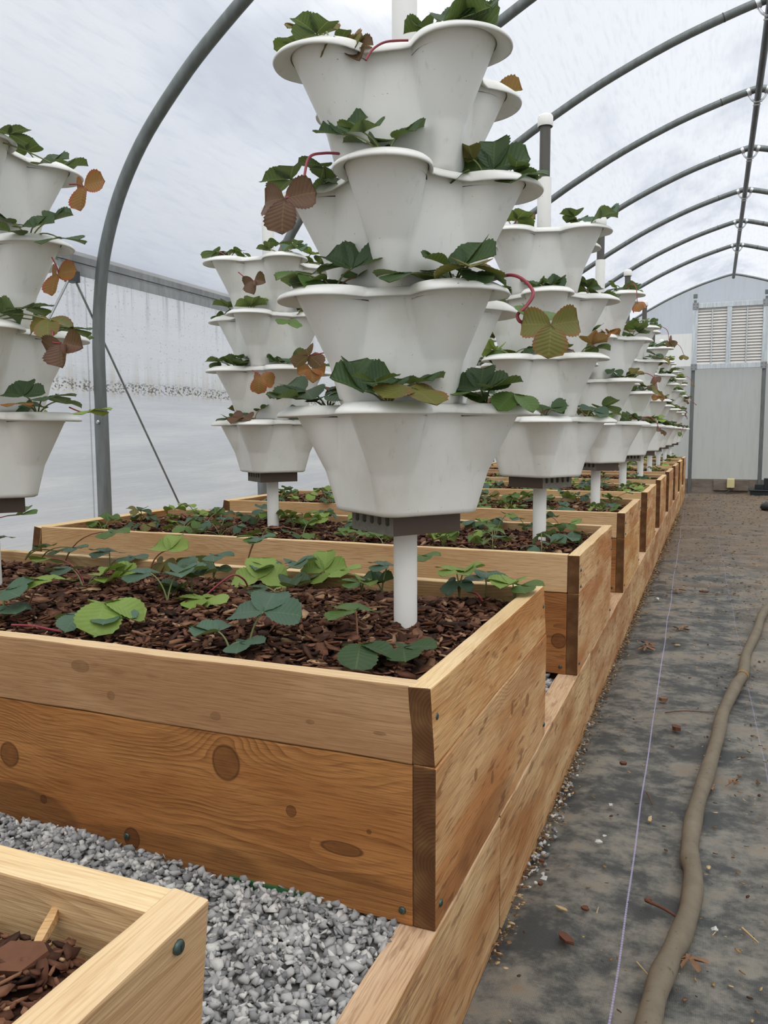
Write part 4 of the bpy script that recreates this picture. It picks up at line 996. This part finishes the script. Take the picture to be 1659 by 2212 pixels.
# ------------------------------------------------------------------ strawberry plants in the front bed
def bed_plant(base, leaves, label, zs=.522, runner=None, st=None):
    B = onz(*base, zs); B.x = max(BX0 + .05, min(BX1 - .05, B.x)); B.y = max(BY0 + .05, min(BY0 + BDEP - .05, B.y)); t = thing('strawberry_plant', label, 'plant', B, 'strawberry plants in the front bed')
    for lf in leaves:
        (u, v, s, az, pitch, roll, col, var) = lf[:8]; dy = lf[8] if len(lf) > 8 else 0
        J = ony(u, v, B.y + dy)
        add_leaf(t, B, J, s * 1.16, az, pitch, roll, col, var, st or m_stalk_g, .22, .0017, origin=B)
    if runner:
        mb = MB(); mb.tube([p - B for p in spline([onz(u, v, z) for u, v, z in runner], 6)], .0021, 7); mb.obj('runner', m_stalk_r, t)
    return t
bed_plant((12, 1185), [(42, 1112, .042, 20, 8, 10, 'g', RISE), (10, 1160, .03, 180, 0, 0, 'd', FLAT)], 'strawberry plant with a raised leaf on a red stalk, wall end of the front bed', st=m_stalk_r)
bed_plant((8, 1335), [(12, 1275, .045, 60, 18, 0, 'b', FLAT), (15, 1310, .042, -30, -5, 0, 'b', FLAT)], 'dark strawberry plant cut by the picture edge, close to the front board')
bed_plant((158, 1212), [(238, 1148, .045, 10, 0, 5, 'g', FLAT)], 'strawberry leaf leaning out on a long pinkish stalk, before the second bed corner', st=m_stalk_p)
bed_plant((182, 1262), [(110, 1207, .045, 190, 0, 10, 'l', FLAT, .05)], 'light green strawberry plant with a red stalk, low beside the long-stalked one', st=m_stalk_r)
bed_plant((180, 1272), [(150, 1226, .045, 200, -5, 0, 'b', FLAT)], 'single bluish strawberry leaf on a slanting green stalk at the wall end')
bed_plant((105, 1200), [(100, 1182, .032, 180, 0, 0, 'd', CUP), (120, 1190, .03, 20, 5, 0, 'd', FLAT)], 'small dark strawberry plant at the back edge of the wall end')
bed_plant((60, 1318), [(112, 1252, .048, 170, 0, 0, 'l', FLAT), (30, 1332, .05, 215, -5, 0, 'l', DROOP)], 'strawberry plant with two pale leaves, one lying yellowish on the bark', st=m_stalk_p)
bed_plant((148, 1200), [(158, 1183, .034, 20, 5, 0, 'b', FLAT)], 'small bluish strawberry plant at the back edge under the long pinkish stalk')
bed_plant((243, 1222), [(236, 1192, .048, 175, 5, 0, 'b', FLAT), (280, 1203, .042, 10, 0, 0, 'b', FLAT, .02)], 'bluish strawberry plant with two spread leaves before the second bed board')
bed_plant((190, 1268), [(224, 1238, .046, 20, 22, 0, 'l', CUP), (250, 1250, .05, -10, 12, 15, 'l', VEE), (215, 1252, .036, -120, -30, 0, 'o', DROOP)], 'yellow-green strawberry plant with upright cupped leaves in the middle of the wall half')
bed_plant((212, 1365), [(226, 1303, .062, 30, -6, 10, 'l', DROOP), (175, 1325, .042, 180, 0, 0, 'b', DROOP), (240, 1325, .04, 10, -5, 0, 'b', FLAT)], 'large strawberry plant with a broad pale leaf over dark ones, near the front board')
bed_plant((372, 1218), [(365, 1188, .05, 90, 35, 0, 'l', CUP), (352, 1215, .04, -110, -50, 0, 'o', FLAT)], 'light green strawberry plant with three upright leaflets before the second bed', st=m_stalk_p)
bed_plant((434, 1235), [(422, 1203, .046, 175, -5, 0, 'b', DROOP)], 'bluish strawberry plant with one drooping leaf behind the red arching runner')
bed_plant((461, 1248), [(462, 1199, .042, 20, 0, 0, 'b', FLAT), (475, 1225, .03, -30, -10, 0, 'd', FLAT)], 'thin-stalked dark strawberry plant beside the drooping bluish one')
bed_plant((362, 1300), [(325, 1238, .055, 175, 2, 0, 'b', FLAT), (385, 1238, .055, 30, 8, 0, 'b', CUP, .04)], 'large dark strawberry plant with two wide leaves in the middle of the bed')
bed_plant((414, 1285), [(415, 1248, .05, 40, 12, 0, 'd', VEE), (388, 1268, .04, 200, -8, 0, 'd', CURL)], 'dark crinkled strawberry plant just behind the wide-leaved one')
bed_plant((448, 1305), [(440, 1292, .05, 190, 0, 0, 'l', FLAT), (440, 1296, .045, 0, 0, 8, 'l', FLAT)], 'pale strawberry leaf pair lying low on the bark at the bed middle')
bed_plant((530, 1268), [(560, 1250, .062, 110, 35, 0, 'l', FLAT)], 'flat light green strawberry leaf beside the red arching runner', runner=[(440, 1290, .525), (475, 1260, .55), (505, 1242, .565), (527, 1252, .55), (536, 1270, .525)])
bed_plant((572, 1232), [(555, 1162, .042, 200, 5, 0, 'g', FLAT), (558, 1160, .036, 10, 5, 0, 'b', FLAT)], 'tall strawberry plant whose leaf stands up before the second bed board', st=m_stalk_p)
bed_plant((595, 1262), [(590, 1226, .05, 170, 8, 0, 'b', CUP), (635, 1222, .048, 30, 14, 0, 'b', CUP, .02)], 'dark strawberry plant with two cupped leaves right of the flat light leaf')
bed_plant((715, 1252), [(700, 1232, .05, 100, 45, 0, 'l', CUP), (690, 1240, .044, 215, -25, 0, 'l', FLAT), (735, 1232, .044, 10, 10, 0, 'l', FLAT)], 'bushy light green strawberry plant against the back board, beside the white pipe')
bed_plant((782, 1282), [(775, 1256, .04, 180, 0, 0, 'g', FLAT), (785, 1258, .04, 30, 0, 0, 'l', CUP)], 'small light strawberry plant in front of a dark one next to the white pipe')
bed_plant((825, 1282), [(815, 1260, .036, 90, 25, 0, 'd', VEE), (838, 1222, .04, 160, 5, 0, 'b', FLAT)], 'dark strawberry plant with a leaf half hidden behind the white pipe')
bed_plant((538, 1398), [(570, 1322, .058, 100, 20, 0, 'b', FLAT, .01)], 'strawberry plant with one large round leaf on a curved stalk at the front', st=m_stalk_g)
bed_plant((495, 1402), [(470, 1364, .042, 170, 5, 0, 'b', CUP), (518, 1388, .036, 10, 5, 0, 'b', FLAT)], 'low bluish strawberry plant at the foot of the large round leaf')
bed_plant((772, 1378), [(768, 1318, .050, 150, 0, 0, 'g', FLAT)], 'strawberry plant with a smooth two-lobed green leaf before the white pipe', st=m_stalk_p)
bed_plant((790, 1432), [(778, 1393, .048, 20, -2, 0, 'd', DROOP)], 'low dark strawberry leaf under the smooth two-lobed one')
bed_plant((862, 1425), [(872, 1398, .045, 10, 5, 0, 'd', FLAT)], 'small flat strawberry leaf nearest the front corner of the front bed')
bed_plant((612, 1308), [(620, 1268, .044, 30, 10, 0, 'd', VEE), (575, 1268, .04, 180, -4, 0, 'd', FLAT)], 'dark strawberry plant behind the large round leaf')
bed_plant((992, 1290), [(985, 1232, .04, 160, 5, 0, 'l', FLAT), (1000, 1238, .042, 20, 20, 0, 'l', CUP), (985, 1255, .036, -100, -15, 0, 'b', DROOP)], 'strawberry plant with bright yellow-green leaves behind the pipe towards the aisle', runner=[(1010, 1278, .525), (1030, 1283, .535), (1042, 1298, .522)])
bed_plant((1050, 1288), [(1050, 1250, .05, 100, 8, 0, 'b', FLAT)], 'bluish broad strawberry leaf between the yellow-green plant and the aisle board')
bed_plant((1112, 1298), [(1108, 1262, .05, 175, 4, 0, 'l', CUP), (1125, 1264, .042, 10, 4, 0, 'g', FLAT)], 'light strawberry plant spilling over the aisle board of the front bed')
bed_plant((925, 1248), [(912, 1200, .036, 10, 4, 0, 'g', FLAT)], 'single strawberry leaf showing just behind the white pipe')
mb = MB(); mb.tube(spline([onz(u, v, .522) for u, v in ((25, 1350), (70, 1352), (110, 1360), (148, 1367))], 5), .0022, 7)
tag(mb.obj('strawberry_runner', m_stalk_r), 'red strawberry runner lying on the bark by the front board', 'runner')
# plants in the beds behind
def row_plants(b, rows, per, me, sc):
    y0 = BY0 + BSP * (b - 1)
    rn = ['front', 'middle', 'back']
    for ri in range(rows):
        n = per
        for k in range(n):
            x = BX1 - .13 - (BX1 - BX0 - .26) * (k + .5 * (ri % 2) * .7) / (n - .4) + U(-.03, .03); y = y0 + .12 + (BDEP - .24) * ri / max(1, rows - 1) + U(-.04, .04)
            if abs(x - TX['aisle-side']) < .04 and abs(y - y0 - BDEP / 2) < .05: x += .07
            if abs(x - TX['wall-side']) < .04 and abs(y - y0 - BDEP / 2) < .05: x += .07
            if not BX0 + .05 < x < BX1 - .06: continue
            B = Vector((x, y, mulch_h(x, y, y0) + .002))
            lab = f'low strawberry plant, {ORD[k]} from the aisle in the {rn[ri]} row of the {BEDN[b]}'
            if b <= 3:
                t = thing('strawberry_plant', lab, 'plant', B, f'strawberry plants in the {BEDN[b]}')
                nl = random.choice((2, 3, 4, 5)); a0 = U(0, 360); base_c = random.choice('bbgldg')
                for q in range(nl):
                    az = a0 + 360 * q / nl + U(-30, 30); el = rad(U(25, 65)); ln = U(.035, .07) * (1.4 if random.random() < .12 else 1)
                    J = B + Vector((math.cos(rad(az)) * math.cos(el), math.sin(rad(az)) * math.cos(el), math.sin(el))) * ln
                    add_leaf(t, B, J, U(.03, .048), az + U(-20, 20), U(-15, 22), U(-15, 15), base_c if random.random() < .7 else random.choice('bgldo'), random.randrange(8), m_stalk_g if random.random() < .7 else m_stalk_p, .2, .0015, origin=B)
            else:
                o = link('strawberry_plant', random.choice(me), None, B, (0, 0, U(0, 6.28)), [U(.8, 1.2) * sc] * 3); tag(o, lab, 'plant', f'strawberry plants in the {BEDN[b]}')
row_plants(2, 3, 11, None, 1); row_plants(3, 3, 10, None, 1); row_plants(4, 3, 9, BEDCL, 1.0)
for b in (5, 6, 7, 8, 9): row_plants(b, 2, 7, BEDCL, 1.05)

# ------------------------------------------------------------------ the path: hose and litter
hz = [(-.075, .95), (-.064, 1.05), (-.058, 1.136), (-.05, 1.235), (-.036, 1.313), (-.019, 1.40), (-.008, 1.494), (-.006, 1.595), (-.014, 1.66), (-.014, 1.76), (-.004, 1.913), (.018, 2.115), (.042, 2.361), (.058, 2.565), (.102, 2.871), (.128, 3.021), (.149, 3.317), (.205, 3.73), (.238, 4.025), (.29, 4.3), (.40, 4.6)]
hs_ = thing('hose', 'muddy grey-brown hose snaking along the black ground cover', 'hose', (0, 0, 0))
mb = MB(); pts = spline([(x, y, .016 + .005 * math.sin(y * 3)) for x, y in hz], 6); mb.tube(pts, [.0185 + .0012 * math.sin(i * .7) for i in range(len(pts))], 16)
def hose_mat():
    t = NT('muddy_hose'); p = t.geo(); n = t.noise(p, 18, 5, .65); n2 = t.noise(p, 90, 3)
    c = t.mix(n, srgb(92, 84, 72), srgb(138, 128, 110)); c = t.mix(t.math('MULTIPLY', t.ss(n2, .62, .75), .6), c, srgb(64, 54, 44))
    return t.fin(t.pbr(c, .8, 0, t.bump(n2, .4, .002), .2))
mb.obj('tube', hose_mat(), hs_)
mb = MB(); mb.tube([(.123, 2.985, .017), (.1265, 3.01, .017)], .021, 14); mb.obj('clip', m_litter, hs_)
zg = .004
def litter(name, u, v, mk, label, cat, rz=0., dz=0.0):
    p = onz(u, v, zg); me_o = mk(); me_o.name = name; me_o.location = (p.x, p.y, zg + dz); me_o.rotation_euler[2] = rz; tag(me_o, label, cat); return me_o
def mk_chip(L, wi, th, mat, ti=0):
    def f():
        mb = MB(); v_, f_ = CT[ti % len(CT)]; mb.add([(a * L, c * wi, d * th + th) for a, c, d in v_], [tuple(int(q) for q in f) for f in f_]); return mb.obj('chip', mat)
    return f
def mk_stone(r, mat, ti=0):
    def f():
        mb = MB(); v_, f_ = ST[ti % len(ST)]; mb.add([(a * r * 1.2, c * r, d * r * .8 + r * .6) for a, c, d in v_], [tuple(int(q) for q in f) for f in f_]); return mb.obj('stone', mat)
    return f
def mk_twig(pts, r, mat):
    def f():
        mb = MB(); n = len(spline(pts, 4)); mb.tube(spline([(x, y, z + r) for x, y, z in pts], 4), [r * (1 - .5 * i / n) for i in range(n)], 6); return mb.obj('twig', mat)
    return f
m_bark = simple('red_bark', srgb(112, 70, 48), .8, 0, .25, 50); m_straw = simple('straw', srgb(196, 172, 126), .7, 0, .15, 50); m_pebble = simple('pale_pebble', srgb(206, 208, 206), .7, 0, .1, 60)
m_dryleaf = simple('dry_leaf', srgb(150, 112, 82), .8, 0, .3, 40)
def mk_leaf(s, lob=5):
    def f():
        mb = MB(); n = 40; c = (0, 0, .012); vs = [c]
        for k in range(n):
            a = 2 * PI * k / n; r = s * (.62 + .38 * math.cos(a * lob)) * (1 + .12 * math.sin(a * 11)) * (1.0 + .3 * math.cos(a)); vs.append((r * math.cos(a), r * math.sin(a) * .85, .004 + .012 * abs(math.sin(a * 2.5))))
        mb.add(vs, [(0, 1 + k, 1 + (k + 1) % n) for k in range(n)], 0, True); mb.tube([(-s * .3, 0, .012), (-s * 1.3, .01, .004)], .0012, 5); return mb.obj('leaf', m_dryleaf)
    return f
litter('dead_leaf', 1487, 2088, mk_leaf(.026), 'curled brown oak leaf lying beside the hose', 'leaf', .4)
litter('curved_bark', 1440, 1968, mk_twig([(-.03, .018, 0), (-.036, .008, .004), (-.03, .0, .006), (-.005, -.008, .004), (.022, -.022, 0)], .0045, m_bark), 'hooked strip of red-brown bark touching the hose', 'bark')
litter('pebble', 1175, 1901, mk_stone(.0075, m_pebble, 2), 'white pebble lying on the ground cover near the sill timber', 'pebble', .3)
litter('pebble', 1174, 1891, mk_stone(.0055, m_stone, 4), 'small grey pebble touching the white one', 'pebble')
litter('bark_chip', 1170, 1862, mk_chip(.007, .005, .003, m_bark, 1), 'dark bark chip behind the white pebble', 'bark')
litter('bark_chip', 1167, 1912, mk_chip(.006, .005, .003, m_bark, 2), 'rusty bark crumb in front of the white pebble', 'bark')
litter('bark_chip', 1223, 2032, mk_chip(.020, .009, .004, m_bark, 3), 'pinkish curled bark chip on the path between sill timber and purple thread', 'bark', -.7)
litter('wood_chip', 1213, 1965, mk_chip(.013, .004, .002, m_straw, 4), 'long pale wood chip beside the pinkish bark chip', 'chip', -.3)
litter('bark_chip', 1265, 1966, mk_chip(.008, .006, .003, m_bark, 5), 'brown bark chip close by the purple thread', 'bark')
litter('straw_piece', 1290, 1968, mk_twig([(0, -.010, 0), (.001, .010, .001)], .0012, m_straw), 'short upright straw by the purple thread', 'straw')
litter('pebble', 1293, 1822, mk_stone(.008, m_stone, 6), 'pale grey stone beside the purple thread', 'pebble')
litter('pebble', 1306, 1808, mk_stone(.0045, m_pebble, 7), 'tiny white pebble behind the pale grey stone', 'pebble')
litter('pebble', 1320, 1742, mk_stone(.007, m_pebble, 8), 'white flat pebble below the wet stain', 'pebble')
litter('twig', 1401, 1727, mk_twig([(-.006, .03, 0), (.002, .0, .002), (.01, -.028, 0)], .0022, m_bark), 'straight dark twig right of the purple thread', 'twig')
litter('wood_chip', 1404, 1772, mk_chip(.005, .018, .002, m_straw, 9), 'upright pale splinter near the straight twig', 'chip')
litter('bark_chip', 1346, 1652, mk_chip(.009, .009, .004, m_bark, 10), 'round brown chip on the dusty patch', 'bark')
litter('bark_chip', 1460, 1578, mk_chip(.012, .020, .008, m_bark, 11), 'upturned dark bark flake between the thread and the hose', 'bark', .5)
litter('bark_chip', 1433, 1515, mk_chip(.016, .012, .007, m_dryleaf, 12), 'tan angular chip right of the purple thread', 'bark')
litter('twig', 1490, 1540, mk_twig([(-.07, -.03, 0), (-.02, .0, .002), (.03, .012, .002), (.07, .03, 0)], .0018, m_bark), 'thin long twig reaching towards the hose', 'twig')
litter('seed_husk', 1584, 1697, mk_leaf(.018, 3), 'dry split seed husk beyond the hose', 'husk', 1.2)
litter('dead_leaf', 1537, 1704, mk_chip(.007, .016, .003, m_dryleaf, 6), 'narrow tan leaf touching the far side of the hose', 'leaf')
litter('pebble', 1540, 2010, mk_stone(.0075, m_pebble, 3), 'white pebble beyond the hose', 'pebble')
litter('straw_piece', 1544, 2016, mk_twig([(.005, .012, 0), (-.004, -.012, .001)], .0012, m_straw), 'short straw leaning on the white pebble', 'straw')
litter('straw_piece', 1620, 2022, mk_twig([(-.012, .016, 0), (.012, -.02, .001)], .0022, m_straw), 'pale yellow straw on the ground at the picture edge', 'straw')
litter('straw_piece', 1395, 2105, mk_twig([(-.016, .024, 0), (.014, -.018, .002)], .0015, m_straw), 'straw pointing at the hose, before the oak leaf', 'straw')
litter('dead_leaf', 1462, 1278, mk_leaf(.045, 4), 'rusty dead leaf lying across the purple thread', 'leaf', .2)
litter('dead_leaf', 1400, 1396, mk_leaf(.035, 3), 'dark curled leaf near the sill timber', 'leaf', 2.2)
litter('dead_leaf', 1470, 1362, mk_leaf(.05, 4), 'brown broken leaf beside the purple thread', 'leaf', 1.1)
litter('dead_leaf', 1395, 1405, mk_leaf(.04, 5), 'tan leaf fragment on the path by the third bed', 'leaf', .9)
litter('wood_chip', 1463, 1395, mk_chip(.012, .006, .003, m_straw, 7), 'small pale chip below the brown broken leaf', 'chip', .4)
litter('pebble', 1418, 1297, mk_stone(.014, m_pebble, 9), 'cream pebble on the path beside the second bed', 'pebble')
litter('bark_chip', 1520, 1280, mk_chip(.028, .010, .005, m_bark, 8), 'bark strip lying beyond the rusty leaf', 'bark', -.2)
# fine litter nobody could count
def fine():
    n = 9000; px = []; py = []
    while len(px) < n:
        m = random.random()
        if m < .34: y = U(1.2, 9); x = BX1 + .004 + abs(random.gauss(0, .016))
        elif m < .68: y = 4.0 + abs(random.gauss(0, 3.2)) if random.random() < .75 else U(1, 5); x = U(-.3, 1.6)
        else: y = U(1, 12.8); x = random.gauss(.14 + .03 * y * .3, .13) if y < 5 else U(-.28, 1.4)
        if BX1 + .003 < x < 1.7 and .9 < y < 13.2: px.append(x); py.append(y)
    px, py = np.array(px), np.array(py); far = 1 + py * .16
    L = np.exp(rng.uniform(np.log(.0012), np.log(.006), n)) * far; wi = L * rng.uniform(.15, .7, n); th = L * .14
    pz = np.array([floor_z(y) for y in py]) + .004
    o = scatter('path_litter', CT, np.stack([px, py, pz], 1), np.stack([L, wi, th], 1), rotm(rng.uniform(0, 6.28, n), rng.normal(0, .12, n), rng.normal(0, .12, n)), m_litter)
    tag(o, 'fine crumbs of bark, straw and soil strewn over the path', 'litter', None, 'stuff')
    n = 110; y = np.abs(rng.normal(0, .5, n)) + 1.45; x = BX1 + .006 + np.abs(rng.normal(0, .012, n)); s = rng.uniform(.003, .0075, n)
    o = scatter('gravel', ST, np.stack([x, y, np.full(n, .0)], 1), np.stack([s, s, s], 1), rotm(rng.uniform(0, 6.28, n), rng.normal(0, .5, n), rng.normal(0, .5, n)), m_stone)
    tag(o, 'stray gravel along the foot of the sill timbers', 'gravel', None, 'stuff')
fine()

# ------------------------------------------------------------------ render look
SC.view_settings.view_transform = 'Standard'; SC.view_settings.look = 'None'
SC.view_settings.exposure = 0.30; SC.view_settings.gamma = 1.0; SC.view_settings.use_curve_mapping = False
cy = SC.cycles
cy.max_bounces = 7; cy.diffuse_bounces = 4; cy.glossy_bounces = 3; cy.transmission_bounces = 5; cy.transparent_max_bounces = 12
cy.caustics_reflective = False; cy.caustics_refractive = False; cy.sample_clamp_indirect = 4
cy.use_adaptive_sampling = True; cy.adaptive_threshold = .02; cy.use_denoising = True
